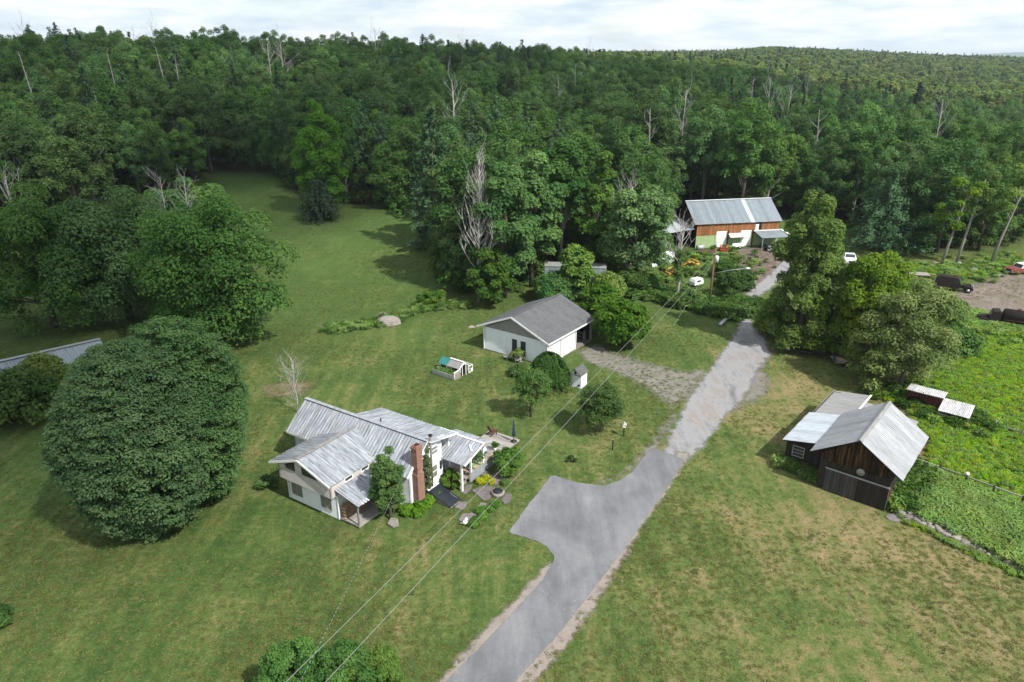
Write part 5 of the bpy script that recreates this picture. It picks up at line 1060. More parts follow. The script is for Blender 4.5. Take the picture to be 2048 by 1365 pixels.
def rock_mesh(name, sx, sy, sz, mat, n=10):
    prof = [(.05, -.35), (.8, -.25), (1, .1), (.85, .55), (.5, .85), (.1, .95)]
    mb = MB(); mb.lathe([(r, z) for r, z in prof], n, jitter=.35); mb.v = [(x * sx, y * sy, z * sz) for x, y, z in mb.v]; mb.sm = [False] * len(mb.f); return mb.mesh(name, mat)
bo = tag(link('boulder', rock_mesh('boulder', 1.7, 1.2, 1.1, M['stone'])), 'big grey boulder in the weedy bank across the middle of the field', 'boulder'); bo.location = G(776, 648); bo.rotation_euler = (0, 0, .3)
bo = tag(link('boulder', rock_mesh('boulder', .8, .6, .8, M['stone'])), 'brown rock leaning on the upper side of the big field boulder', 'boulder'); bo.location = G(765, 636)
bo = tag(link('boulder', rock_mesh('boulder', .5, .4, .5, M['stone'])), 'small pale stone at the left end of the weedy bank', 'boulder'); bo.location = G(661, 660)
bo = tag(link('boulder', rock_mesh('boulder', .5, .3, .2, M['stone'])), 'flat pale stone in the lawn left of the garage', 'boulder'); bo.location = G(944, 655)
bo = tag(link('boulder', rock_mesh('boulder', .7, .5, .12, M['flagstone'])), 'flat reddish stone in the grass at the barn corner', 'boulder'); bo.location = G(1789, 1036)
# stone wall
w0, w1 = G(1800, 1030), G(2090, 1164); Sw = thing('stone_wall', 'low dry stone wall along the meadow right of the dark barn', 'stone wall', w0)
wd_ = (w1 - w0).normalized(); wn_ = Vector((-wd_.y, wd_.x, 0)); SM = [rock_mesh('stone', .34, .24, .2, M['stone'], 7) for _ in range(6)]
for row, (off, zz, st_) in enumerate(((-.32, .0, .52), (.05, .02, .5), (.4, .0, .54), (-.15, .2, .55), (.22, .2, .5))):
    s = rnd.uniform(0, .2)
    while s < (w1 - w0).length:
        o = link('stone', rnd.choice(SM), Sw); p = wd_ * s + wn_ * (off + rnd.uniform(-.08, .08)); o.location = (p.x, p.y, zz + rnd.uniform(0, .08)); o.rotation_euler = (rnd.uniform(-.2, .2), rnd.uniform(-.2, .2), math.atan2(wd_.y, wd_.x) + rnd.uniform(-.6, .6)); k = rnd.uniform(.7, 1.15); o.scale = (k, k * rnd.uniform(.8, 1.2), k * rnd.uniform(.7, 1.1)); s += st_ * rnd.uniform(.8, 1.15)
# rail fence in the meadow
Fn = thing('rail_fence', 'dark rail fence running from the barn through the tall weeds', 'fence', G(1825, 938)); f0 = G(1825, 938); f1 = G(2100, 1040)
for i in range(6): p = f0.lerp(f1, i / 5) - f0; MB().beam((p.x, p.y, -.1), (p.x, p.y, 1.15), .11).obj('fence_post', M['black_wood'], Fn)
for i in range(5):
    a, b = f0.lerp(f1, i / 5) - f0, f0.lerp(f1, (i + 1) / 5) - f0
    for z in (.55, 1.02): MB().beam((a.x, a.y, z), (b.x, b.y, z), .07, .12).obj('rail', M['grey_wood'] if z > 1 else M['black_wood'], Fn)
t = tag(MB().lathe([(.02, -.16), (.12, -.1), (.17, 0), (.12, .1), (.02, .16)], 14).obj('white_float', M['white_paint']), 'white round ball resting on a meadow fence post', 'ball'); t.location = f0.lerp(f1, .4) + Vector((0, 0, 1.3))
F2 = thing('old_fence', 'broken grey fence posts far back in the meadow at the right edge', 'fence', G(1985, 862))
for i, q in enumerate(((1985, 862), (2040, 878), (2090, 892))): p = G(*q) - G(1985, 862); MB().beam((p.x, p.y, -.1), (p.x + .1, p.y, 1.1), .1).obj('fence_post', M['grey_wood_z'], F2)
a = G(2090, 892) - G(1985, 862); MB().beam((0, 0, .7), (a.x, a.y, .6), .06, .1).obj('rail', M['grey_wood'], F2)

# ------------------------------------------------------------------ vehicles and yard junk
def wheels(par, xs, y, r=.36, w=.24, mat=None):
    for x in xs:
        for s in (-1, 1):
            o = MB().tube([(x, s * y - w / 2, r), (x, s * y + w / 2, r)], r, 16).obj('wheel', mat or M['rubber'], par); MB().tube([(x, s * y + s * w / 2, r), (x, s * y + s * (w / 2 + .02), r)], r * .55, 12).obj('rim', M['steel'], o)
def panel_side(par, name, mat, quad, th=.02): return MB().slab(quad, th).obj(name, mat, par)
def rounded(prof, y, inset=.0, top_in=.0, z0=0, z1=1):
    """loft a side profile across the width, drawing the upper part in"""
    k = len(prof); vs = []
    for f in (-1, -.86, .86, 1):
        for x, z in prof:
            t = (z - z0) / (z1 - z0); e = 1 - (.035 if abs(f) == 1 else 0); cx = sum(p[0] for p in prof) / k; cz = sum(p[1] for p in prof) / k
            vs.append((cx + (x - cx) * e, f * (y - top_in * max(0, t)), cz + (z - cz) * e))
    fs = [tuple(range(k)), tuple(range(4 * k - 1, 3 * k - 1, -1))]
    for r in range(3):
        for i in range(k): fs.append((r * k + i, (r + 1) * k + i, (r + 1) * k + (i + 1) % k, r * k + (i + 1) % k))
    return MB().add(vs, [f[::-1] for f in fs])
def car(name, label, cat, loc, rz, body, roof, L=4.8, W=1.85, pickup=False, zb=.34):
    t = thing(name, label, cat, loc, rz); h = W / 2
    prof = [(-L / 2, zb), (L / 2 - .1, zb), (L / 2, .6), (L / 2 - .05, .88), (L * .17, 1.02), (-L / 2 + .05, 1.02), (-L / 2, .7)]
    rounded(prof, h, 0, .03, .3, 1).obj('body', body, t)
    x0, x1 = (-L * .02, L * .2) if pickup else (-L * .33, L * .17)
    cab = [(x0 - .05, 1.0), (x1 + .1, 1.0), (x1 - .42, 1.52), (x1 - .55, 1.58), (x0 + (.12 if pickup else .45), 1.58), (x0 + (.05 if pickup else .35), 1.52)]
    rounded(cab, h - .06, 0, .16, 1, 1.58).obj('cabin', roof, t)
    g = M['glass']; yi = h - .2
    panel_side(t, 'windscreen', g, [(x1 + .08, -yi, 1.06), (x1 + .08, yi, 1.06), (x1 - .36, yi - .08, 1.5), (x1 - .36, -yi + .08, 1.5)])
    rr = x0 + (.02 if pickup else .05)
    panel_side(t, 'rear_window', g, [(x0 - .07, yi, 1.06), (x0 - .07, -yi, 1.06), (x0 + (.05 if pickup else .33), -yi + .08, 1.5), (x0 + (.05 if pickup else .33), yi - .08, 1.5)])
    for s in (-1, 1):
        q = [(x0 + .15, s * (h - .055), 1.07), (x1 - .1, s * (h - .055), 1.07), (x1 - .45, s * (h - .185), 1.5), (x0 + .4, s * (h - .185), 1.5)]
        panel_side(t, 'side_window', g, q if s < 0 else q[::-1])
        MB().box((L / 2 - .06, s * (h - .3) - .14, .62), (L / 2 + .0, s * (h - .3) + .14, .78)).obj('headlight', M['white_metal'], t)
    MB().box((L / 2 - .1, -h + .05, .36), (L / 2 + .06, h - .05, .52)).obj('bumper', M['steel'], t); MB().box((L / 2 - .05, -h + .5, .56), (L / 2 + .01, h - .5, .8)).obj('grille', M['black'], t)
    if pickup: MB().box((-L / 2 + .1, -h + .12, .9), (x0 - .12, h - .12, 1.03)).obj('bed', M['black'], t)
    wheels(t, (-L * .31, L * .31), h - .1); return t
car('pickup_truck', 'white pickup truck facing the camera between the tall sunny tree and the pine', 'truck', G(1696, 524), math.radians(-103), M['white_metal'], M['white_metal'], 5.2, 1.95, True)
car('old_car', 'faded red old car with a white roof on the dirt track at the right edge', 'car', G(2040, 546), math.radians(-165), M['red_paint'], M['white_metal'], 5.0, 1.9)
def van(loc, rz):
    t = thing('rusted_van', 'rusted black old panel van with its bonnet missing on the dirt track', 'van', loc, rz)
    rounded([(-2.3, .45), (.9, .45), (1.0, 1.1), (.75, 1.85), (.45, 2.05), (-1.6, 2.1), (-2.15, 1.8), (-2.35, 1.1)], .95, 0, .2, .4, 2.1).obj('body', M['rust_body'], t)
    panel_side(t, 'windscreen', M['glass_pale'], [(1.0, -.62, 1.25), (1.0, .62, 1.25), (.8, .55, 1.8), (.8, -.55, 1.8)])
    for s in (-1, 1):
        q = [(.1, s * .9, 1.2), (.8, s * .9, 1.2), (.6, s * .8, 1.75), (.1, s * .8, 1.75)]; panel_side(t, 'side_window', M['glass'], q if s < 0 else q[::-1])
        f = MB(); f.tube([(2.05 + .55 * math.cos(a), s * .75, .42 + .5 * math.sin(a)) for a in np.linspace(.2, 3.0, 8)], .16, 7); f.obj('fender', M['rust_body'], t)
        MB().lathe([(.02, 0), (.12, .03), (.13, .1), (.02, .12)], 10).obj('headlight', M['steel'], t, Matrix.Translation((2.5, s * .5, .95)) @ Matrix.Rotation(PI / 2, 4, 'Y'))
    MB().box((1.0, -.35, .5), (2.2, .35, .95)).obj('engine', M['rust_body'], t); mb = MB(); mb.box((2.35, -.4, .45), (2.45, .4, 1.15)); mb.obj('radiator', M['steel'], t); MB().box((2.5, -.85, .4), (2.6, .85, .52)).obj('bumper', M['rust'], t)
    wheels(t, (-1.4, 2.05), .75, .4)
van(G(1903, 580), math.radians(-32))
def old_truck(loc, rz):
    t = thing('rusted_tanker', 'long rusted black tank truck half sunk in weeds at the right edge', 'truck', loc, rz)
    MB().tube([(-4.6, 0, 1.5), (-4.4, 0, 1.5), (1.0, 0, 1.5), (1.2, 0, 1.5)], [.5, .95, .95, .5], 16).obj('tank', M['rust_body'], t)
    MB().box((-4.7, -.5, .5), (3.4, .5, .72)).obj('chassis', M['rust_body'], t); rounded([(1.3, .7), (2.5, .7), (2.5, 1.4), (2.25, 2.1), (1.5, 2.15), (1.3, 1.9)], .95, 0, .15, .7, 2.1).obj('cab', M['rust_body'], t)
    rounded([(2.5, .7), (3.7, .7), (3.75, 1.2), (2.5, 1.4)], .5, 0, .1, .7, 1.4).obj('bonnet', M['rust_body'], t)
    panel_side(t, 'windscreen', M['glass'], [(2.52, -.7, 1.45), (2.52, .7, 1.45), (2.32, .6, 2.0), (2.32, -.6, 2.0)])
    for s in (-1, 1):
        MB().tube([(3.1 + .6 * math.cos(a), s * .8, .5 + .55 * math.sin(a)) for a in np.linspace(.1, 3.0, 8)], .15, 7).obj('fender', M['rust_body'], t); MB().beam((-4.4, s * .9, 1.2), (1.0, s * .9, 1.2), .12, .05).obj('side_rail', M['rust'], t)
    for x in (-2.5, -.6): MB().lathe([(.05, 0), (.28, 0), (.26, .15), (.05, .18)], 12, (x, 0, 2.4)).obj('hatch', M['rust'], t)
    wheels(t, (-3.6, -2.4, 3.1), .8, .48)
old_truck(G(2020, 656), math.radians(152))
def flat_trailer(loc, rz, label, load):
    t = thing('flat_trailer', label, 'trailer', loc, rz); d = MB().box((-2, -.95, .6), (2, .95, .68)).obj('bed', M['rust'], t)
    for i in range(9): MB().box((-2, -.95 + i * .211, .69), (2, -.95 + i * .211 + .19, .73)).obj('bed_plank', M['grey_wood'], t)
    MB().beam((2, 0, .6), (3.2, 0, .5), .1).obj('drawbar', M['rust'], t); wheels(t, (0,), .85, .33, .2)
flat_trailer(G(1828, 556), math.radians(-12), 'weathered flat trailer in the weeds left of the rusted van', None)
def lumber_trailer(loc, rz):
    t = thing('lumber_trailer', 'small trailer under the trees loaded with pale boards', 'trailer', loc, rz); MB().box((-1.3, -.8, .45), (1.3, .8, .55)).obj('bed', M['steel'], t); MB().box((1.26, -.8, .55), (1.32, .8, .95)).obj('tailgate', M['blue_paint'], t); wheels(t, (0,), .85, .33, .2); MB().beam((-1.3, 0, .5), (-2.4, 0, .45), .08).obj('drawbar', M['steel'], t)
    for k in range(6): MB().box((-1.9, -.7 + k * .23, .56 + .04 * (k % 2)), (1.5 - .1 * k, -.5 + k * .23, .66 + .04 * (k % 2))).obj('board', M['tan_wood'], t)
lumber_trailer(G(1690, 730), math.radians(170))
t = thing('storage_trailer', 'long pale blue-grey box trailer half hidden behind the garage bushes', 'trailer', G(1150, 572), math.radians(-8)); MB().box((-4.6, -1.2, .7), (4.6, 1.2, 3.2)).obj('box', plain('trailer_paint', (.22, .28, .29), (.17, .22, .23), 1.5), t)
for i in range(12): MB().box((-4.55 + i * .8, -1.24, .75), (-4.5 + i * .8, -1.2, 3.15)).obj('side_rib', M['steel'], t)
MB().box((-4.6, -1.25, 3.2), (4.6, 1.25, 3.28)).obj('roof', M['tar_roof'], t); wheels(t, (2.6, 3.7), .95, .48)
t = thing('boat', 'white covered boat standing under the trees left of the brown barn', 'boat', G(1335, 528), math.radians(60)); rounded([(-2.6, .5), (1.6, .5), (2.8, 1.35), (-2.7, 1.35)], 1.0, 0, -.15, .5, 1.35).obj('hull', M['white_metal'], t); rounded([(-2.4, 1.36), (2.2, 1.36), (.9, 1.9), (-.4, 2.05), (-2.2, 1.8)], .85, 0, .35, 1.3, 2.0).obj('cover', M['cloth_white'], t); wheels(t, (-.8,), .8, .33, .2)
t = thing('boat', 'pale upturned rowing boat beside the covered boat', 'boat', G(1318, 532), math.radians(20)); rounded([(-1.6, .05), (1.8, .05), (1.3, .5), (-1.5, .55)], .65, 0, .3, 0, .5).obj('hull', M['cloth_white'], t)
t = thing('camper_trailer', 'small white camper trailer behind the board fence near the pole', 'trailer', G(1392, 572), math.radians(35), None, .62); rounded([(-1.6, .5), (1.5, .5), (1.7, 1.2), (1.2, 1.95), (-1.3, 1.95), (-1.65, 1.3)], .95, 0, .06, .5, 1.95).obj('body', M['white_metal'], t); panel_side(t, 'window', M['glass'], [(-.8, -.96, 1.2), (.5, -.96, 1.2), (.5, -.93, 1.6), (-.8, -.93, 1.6)]); wheels(t, (0,), .85, .33, .2); MB().beam((1.5, 0, .5), (2.5, 0, .4), .1).obj('drawbar', M['steel'], t)
def loader(loc, rz, label, mat):
    t = thing('small_loader', label, 'loader', loc, rz); MB().box((-1.2, -.45, .5), (.6, .45, 1.1)).obj('body', mat, t); MB().box((-.9, -.4, 1.1), (-.1, .4, 1.2)).obj('seat', M['black'], t)
    for s in (-1, 1): MB().tube([(-.9, s * .6, 1.2), (.3, s * .6, 1.5), (1.3, s * .6, .6)], .09, 6).obj('lift_arm', mat, t); MB().beam((-.6, s * .42, 1.1), (-.6, s * .42, 1.9), .07).obj('roll_bar', mat, t)
    mb = MB(); mb.slab([(1.3, -.8, .15), (1.9, -.8, .1), (1.9, .8, .1), (1.3, .8, .15)], .05); mb.slab([(1.3, -.8, .1), (1.3, .8, .1), (1.2, .8, .8), (1.2, -.8, .8)], .05); mb.obj('bucket', mat, t); wheels(t, (-.7, .35), .55, .42, .28)
loader(G(1382, 538), 2.4, 'yellow loader in the weeds below the brown barn', M['yellow_paint']); loader(G(1344, 556), .6, 'yellow machine left of the dead trunk by the board fence', M['yellow_paint']); loader(G(1446, 508), 1.2, 'orange machine in the dirt yard below the white overhead door', M['orange_paint'])
t = thing('board_fence', 'short brown board fence in front of the white camper trailer', 'fence', G(1340, 598), math.radians(-20))
for i in range(16): MB().box((i * .3, -.02, 0), (i * .3 + .27, .02, 1.5 + rnd.uniform(-.1, .1))).obj('fence_board', M['brown_wood'], t)
mb = MB(); mb.box((0, .03, .4), (4.8, .09, .5)); mb.box((0, .03, 1.1), (4.8, .09, 1.2)); mb.obj('rail', M['brown_wood'], t)
t = thing('low_flatbed', 'rusty brown flatbed deck lying in the dirt yard', 'flatbed', G(1420, 508), math.radians(-10)); MB().box((-2, -1, .35), (2, 1, .45)).obj('frame', M['rust'], t)
for i in range(8): MB().box((-2, -1 + i * .25, .46), (2, -.78 + i * .25, .5)).obj('deck_plank', M['rust'], t)
def tank(loc, label, mat, r=.45, L_=1.4): t = thing('oil_tank', label, 'tank', loc, .2); MB().tube([(-L_ / 2, 0, r), (-L_ / 2 + .1, 0, r), (L_ / 2 - .1, 0, r), (L_ / 2, 0, r)], [r * .6, r, r, r * .6], 14).obj('tank', mat, t); MB().lathe([(.03, 0), (.1, 0), (.08, .12)], 8, (0, 0, 2 * r)).obj('filler_cap', M['black'], t)
tank(G(1400, 500), 'grey tank lying against the green wall of the brown barn', M['steel'])
# junk under the awning: every piece its own thing
def barrel(loc, mat, label): t = thing('drum', label, 'drum', loc, rnd.uniform(0, 3)); MB().lathe([(.27, 0), (.29, .02), (.28, .3), (.3, .31), (.28, .33), (.28, .58), (.3, .6), (.28, .62), (.28, .86), (.29, .88)], 14).obj('body', mat, t); MB().lathe([(.27, .87), (.03, .88)], 12).obj('lid', M['rust'], t)
barrel(on(FO, FYAW, 11.8, -2.2), M['black'], 'black drum at the left post of the grey awning'); barrel(on(FO, FYAW, 12.5, -2.7), M['blue_paint'], 'dark blue drum in the junk under the grey awning')
def mower(loc, rz, mat, label):
    t = thing('ride_on_mower', label, 'mower', loc, rz); MB().box((-.7, -.35, .3), (.1, .35, .6)).obj('frame', M['black'], t); rounded([(.0, .35), (.85, .35), (.85, .75), (.1, .9)], .32, 0, .05, .3, .9).obj('bonnet', mat, t); mb = MB(); mb.box((-.6, -.25, .62), (-.2, .25, .72)); mb.box((-.68, -.25, .7), (-.6, .25, 1.1)); mb.obj('seat', M['black'], t); MB().tube([(.1, 0, .8), (-.1, 0, 1.15)], .03, 6).obj('steering_column', M['black'], t); MB().box((-.3, -.6, .12), (.5, .6, .3)).obj('cutting_deck', mat, t); wheels(t, (-.55, .65), .42, .24, .18)
mower(on(FO, FYAW, 13.1, -3.6), 1.2, M['steel'], 'grey ride-on mower in the junk before the grey awning'); mower(on(FO, FYAW, 14.5, -3.9), -1.3, M['orange_paint'], 'orange mower standing in front of the grey awning'); mower(on(FO, FYAW, 12.2, -4.1), .4, M['white_metal'], 'white and black mower left of the orange mower')
def ladder(loc, rz): 
    t = thing('step_ladder', 'pale open step ladder beside the orange mower', 'ladder', loc, rz)
    for s in (-1, 1): MB().beam((s * .3, -.5, 0), (s * .2, 0, 1.6), .06).obj('rail', M['white_metal'], t); MB().beam((s * .3, .5, 0), (s * .2, 0, 1.6), .05).obj('rear_leg', M['white_metal'], t)
    for k in range(5): z = .3 + .28 * k; MB().beam((-.28, -.5 + z * .31, z), (.28, -.5 + z * .31, z), .07, .03).obj('step', M['white_metal'], t)
ladder(on(FO, FYAW, 15.4, -4.2), .3)
t = thing('lawn_cart', 'white cart standing before the second overhead door', 'cart', on(FO, FYAW, 7.6, -1.6), .3); MB().slab([(-.9, -.5, .5), (.9, -.5, .5), (.9, .5, .5), (-.9, .5, .5)], .06).obj('bed', M['white_metal'], t); wheels(t, (0,), .5, .28, .12)
for s in (-1, 1): MB().box((-.9, s * .5 - .02, .5), (.9, s * .5 + .02, .85)).obj('side_board', M['white_metal'], t)
tag(MB().slab([(-.9, -.45, .12), (.8, -.5, .1), (.9, .4, .14), (-.7, .5, .1)], .08).obj('white_sheet', M['white_metal']), 'white sheet of metal lying on the track grass', 'sheet').location = G(1995, 552)
t = thing('lawn_mower', 'small mower with red handle under the trees left of the box trailer', 'mower', G(1087, 562), 1.0); MB().box((-.35, -.28, .15), (.35, .28, .4)).obj('deck', M['white_metal'], t); MB().tube([(-.3, 0, .4), (-1.0, 0, 1.0)], .04, 6).obj('handle', M['red_paint'], t); wheels(t, (-.28, .28), .28, .12, .06)
# rocks at the wood's edge on the right
RM = [rock_mesh('rock', .9, .7, .5, M['stone'], 8) for _ in range(4)]
for i in range(26):
    q = (rnd.uniform(1850, 1960), 0); yy = 532 + (q[0] - 1850) * .02 + rnd.uniform(-8, 12)
    o = tag(link('edge_rock', RM[i % 4]), 'grey rock among the rubble at the foot of the woods behind the rusted van', 'rock', 'rubble rocks at the edge of the right woods'); o.location = G(q[0], yy); k = rnd.uniform(.4, 1.1); o.scale = (k, k, k); o.rotation_euler = (0, 0, rnd.uniform(0, 6))
# ------------------------------------------------------------------ single trees and shrubs
def tree_at(px, py, name, label, cat, data, rz=None, s=1.0): return place_tree(name, label, cat, GT(px, py), data, rz, s)
def round_maple(name, label, loc, h, cr, n, per):
    cz, rz = h * .50, h * .50
    def warp(L_):
        out = []
        for p, r_ in L_:
            t = p[2] / h; a = math.atan2(p[1], p[0]); k = 1 + .07 * math.sin(3 * a + 5 * t + h) + .05 * math.sin(5 * a - 7 * t) - .16 * max(0, t - .6) + (-.10 * max(0, .4 - t) / .4)
            out.append((np.array([p[0] * k, p[1] * k, p[2]]), r_))
        return out
    lob = warp(lobes(n, (0, 0, cz), (cr, cr, rz), .60, .0, (.90, 1.04), bottom=-.97, sep=.34) + lobes(150, (0, 0, cz), (cr, cr, rz), 1.3, .0, (.62, .9), bottom=-.95, sep=.32))
    cm = leaf_mesh('round_crown', *lobe_leaves(lob, per, .092, .5, .95, .25, .45), LM['maple']); tm = limb_mesh('maple_trunk', h, .42, lob, M['bark'], .8, every=9, fork=.12)
    return place_tree(name, label, 'tree', loc, (cm, tm), 0)
round_maple('round_maple', 'huge dense round dome-shaped tree on the lawn left of the farmhouse', Vector((-26.3, 43.4, 0)), 14.3, 4.65, 1000, 210000)
round_maple('round_maple', 'second dense round tree growing into the back right of the huge dome-shaped one', Vector((-24.7, 47.3, 0)), 14.6, 4.5, 800, 160000)
def big(h, cr, n, per, leaf, mat, base=.12, egg=.05, lr=.26, bark='bark', **k): return broadleaf_data('tree', h, cr, n, per, leaf, LM[mat], M[bark], base=base, egg=egg, lr=lr, **k)
tree_at(110, 655, 'ash_tree', 'broad leafy ash at the left edge above the cream house', 'tree', big(17, 8.2, 90, 40000, .19, 'ash', .0, .1, .25, r=.4, sep=.42, up=.45, shell=(.3,1.0), flat=.95))
tree_at(262, 640, 'ash_tree', 'broad leafy ash with a pale leaning limb in the middle of the left group', 'tree', big(17.5, 8.0, 90, 40000, .19, 'ash', .0, .1, .25, r=.42, sep=.42, up=.45, shell=(.3,1.0), flat=.95))
tree_at(445, 692, 'ash_tree', 'spreading ash with a bare trunk at the right end of the left group', 'tree', big(18.5, 8.4, 96, 42000, .19, 'ash', .04, .1, .24, r=.45, sep=.42, up=.45, shell=(.3,1.0), flat=.95))
tree_at(400, 560, 'ash_tree', 'leafy tree behind the left group beside the long mown field', 'tree', big(16, 6.5, 44, 15000, .25, 'ash', .1, r=.35))
def snag_at(px, py, label, h, spread, n, depth=3, r=.2, lean=(0, 0), start=.3, upw=.9):
    t = thing('dead_tree', label, 'dead tree', G(px, py)); link('trunk', snag_mesh('dead_trunk', h, spread, M['deadwood'], r, n, depth, lean, start, upw), t); return t
snag_at(958, 604, 'tall bare grey dead tree at the corner of the woods above the garage', 19.5, 4.6, 46, 3, .24, (.02, 0), .22, 1.7)
snag_at(352, 604, 'bare grey dead crown rising among the left ash group', 17.5, 5.0, 12, 3, .2, (.05, 0), .6)
snag_at(400, 590, 'thin grey dead twigs standing above the ash group near the field', 17, 3.5, 16, 3, .16, (.03, 0), .6, 1.4)
snag_at(50, 500, 'bundle of bleached dead limbs at the far left edge above the ash', 13, 7, 12, 2, .25, (-.02, 0), .35, 1.6)
snag_at(594, 826, 'small bare pale sapling behind the farmhouse roof', 5.8, 2.3, 30, 3, .07, (.03, 0), .08, 1.2)
snag_at(1352, 604, 'dead grey trunk with bare upper branches by the board fence', 11, 4.5, 14, 3, .25, (0, 0), .45, 1.3)
snag_at(1250, 560, 'bare branching dead tree at the right end of the garage woods', 15, 5, 20, 3, .18, (.02, 0), .4, 1.5)
vt = thing('ivy_trunk', 'green ivy wrapped around the dead trunk by the board fence', 'ivy', G(1352, 604)); link('foliage', leaf_mesh('ivy', *lobe_leaves([(np.array([rnd.uniform(-.3, .3), rnd.uniform(-.3, .3), z]), .7) for z in np.arange(3.5, 7.5, .4)], 900, .17), LM['hedge']), vt)
tree_at(650, 428, 'fresh_tree', 'tall bright green tree standing at the field edge behind the dark spruce', 'tree', big(24, 5.4, 70, 26000, .22, 'bright', .02, .22, .27, r=.25, up=.3, flat=1.0))
tree_at(640, 442, 'spruce_tree', 'low wide dark spruce at the top of the mown field', 'conifer', conifer_data('spruce', 8.4, 5.2, LM['spruce'], M['bark'], 26, 15, 44, .24, .2, 0, .45))
tree_at(150, 405, 'blue_pine', 'bluish green pine on the left hillside above the ash', 'conifer', conifer_data('pine', 17, 6.5, LM['pine'], M['bark'], 24, 9, 60, .38, .12, .05, .7, .2, .9))
tree_at(872, 500, 'white_pine', 'dark bluish pine at the field corner behind the bare dead tree', 'conifer', conifer_data('pine', 24, 5.5, LM['pine'], M['bark'], 26, 8, 56, .38, .12, .05, .6, .25, .9))
tree_at(1757, 502, 'white_pine', 'bluish pine with layered branches behind the white pickup', 'conifer', conifer_data('pine', 13.5, 7.8, LM['pine'], M['bark'], 20, 10, 90, .27, .02, .06, .8, .22, 1.1))
tree_at(1010, 596, 'woods_tree', 'dense green tree right behind the bare dead tree', 'tree', big(20, 4.6, 50, 17000, .24, 'ash', .04, .15, .3, r=.3)); tree_at(1062, 575, 'woods_tree', 'tall leafy tree above the left end of the box trailer', 'tree', big(20, 4.6, 50, 17000, .24, 'ash', .06, .15, .3, r=.3))
tree_at(985, 610, 'woods_tree', 'low leafy tree at the foot of the bare dead tree', 'tree', big(8, 3.2, 30, 8000, .22, 'hedge', 0, .15, .32, r=.15)); tree_at(930, 575, 'woods_tree', 'dark leafy tree left of the bare dead tree', 'tree', big(13, 3.6, 36, 10000, .24, 'forest', 0, .2, .32, r=.2))
tree_at(1268, 572, 'woods_tree', 'broad green tree at the right corner of the garage woods', 'tree', big(16, 5.2, 46, 15000, .24, 'ash', .05, .1, .3, r=.3)); tree_at(1120, 545, 'woods_tree', 'tall tree with pale double trunk above the box trailer', 'tree', big(21, 4.6, 44, 14000, .25, 'ash', .35, .1, .3, 'bark_grey', r=.25)); tree_at(1190, 548, 'woods_tree', 'bright green slender tree above the box trailer roof', 'tree', big(19, 4.0, 40, 13000, .25, 'fresh', .1, .2, .3, r=.25))
# sunny row right of the drive
tree_at(1592, 694, 'row_tree', 'tall sunlit tapering tree right of the upper drive', 'tree', big(18.5, 4.0, 110, 46000, .16, 'row', .0, .24, .24, r=.35, sep=.4, up=.35, flat=1.15, shell=(.3, 1.0))); tree_at(1650, 694, 'row_tree', 'dark leafy tree between the tall sunlit tree and the round one', 'tree', big(9.5, 4.0, 64, 24000, .16, 'row', .0, .15, .26, r=.25, up=.35, flat=1.1)); tree_at(1740, 718, 'row_tree', 'round sunlit tree in the middle of the row above the dark barn', 'tree', big(12.2, 4.6, 110, 44000, .16, 'row', .0, .06, .24, r=.3, sep=.4, up=.35, flat=1.1, shell=(.3, 1.0)))
tree_at(1800, 775, 'silver_tree', 'wispy silvery green tree nearest the dark barn', 'tree', big(11.2, 4.6, 64, 24000, .14, 'silver', .05, .05, .27, 'bark_grey', r=.22, inner=.2)); tree_at(1745, 775, 'silver_tree', 'lower silvery bush left of the wispy silvery tree', 'tree', big(7, 3.2, 34, 9000, .17, 'silver', 0, .1, .3, 'bark_grey', r=.15, inner=.2))
def shrub_at(px, py, label, h, cr, n, per, leaf, mat='shrub', name='shrub', lr=.4, z=0): 
    lob = lobes(n, (0, 0, h * .5), (cr, cr, h * .5), lr * cr, .05, (.6, .95), bottom=-.6, sep=.4); t = thing(name, label, 'shrub', G(px, py)); link('foliage', leaf_mesh(name, *lobe_leaves(lob, per, leaf, .85, .6, .4), LM[mat]), t)
    mb = MB()
    for k in range(4): a = k * 1.6; mb.tube([(0, 0, -.1), (cr * .3 * math.cos(a), cr * .3 * math.sin(a), h * .4), (cr * .5 * math.cos(a), cr * .5 * math.sin(a), h * .7)], [.05, .035, .015], 5)
    link('stems', mb.mesh('stems', M['bark']), t); return t
shrub_at(1893, 655, 'round dark green shrub below the rusted van', 3.8, 1.9, 26, 5000, .17); shrub_at(1905, 702, 'low spreading dark shrub under the round one at the meadow top', 2.6, 2.5, 24, 5000, .17); shrub_at(1243, 692, 'large bright rounded bush growing against the open end of the garage', 5.6, 3.1, 60, 16000, .18, 'fresh', lr=.28); shrub_at(1196, 660, 'bright leafy bush hugging the back corner of the garage roof', 6.2, 2.4, 30, 7000, .18, 'fresh')
shrub_at(1112, 604, 'dark grey-green bush behind the garage ridge', 3.8, 3.2, 34, 8000, .19, 'ash'); shrub_at(1212, 606, 'wispy greyish bush behind the large garage bush', 4.3, 2.5, 30, 6000, .16, 'silver'); shrub_at(1152, 604, 'slender bright green sumac rising behind the garage', 8.2, 2.0, 34, 8000, .24, 'fresh', 'sumac', .5)
shrub_at(862, 612, 'round green shrub on the weedy bank at the field edge', 2.0, 1.7, 18, 3500, .16); shrub_at(1017, 946, 'round clipped shrub at the end of the deck skirt', 2.0, 1.25, 30, 5000, .11, lr=.34); shrub_at(537, 974, 'small dark mounded shrub left of the farmhouse wing', .9, .75, 14, 1800, .09, 'forest'); shrub_at(4, 1248, 'small dark shrub cut by the left edge of the lawn', 1.2, .8, 12, 1500, .1, 'forest')
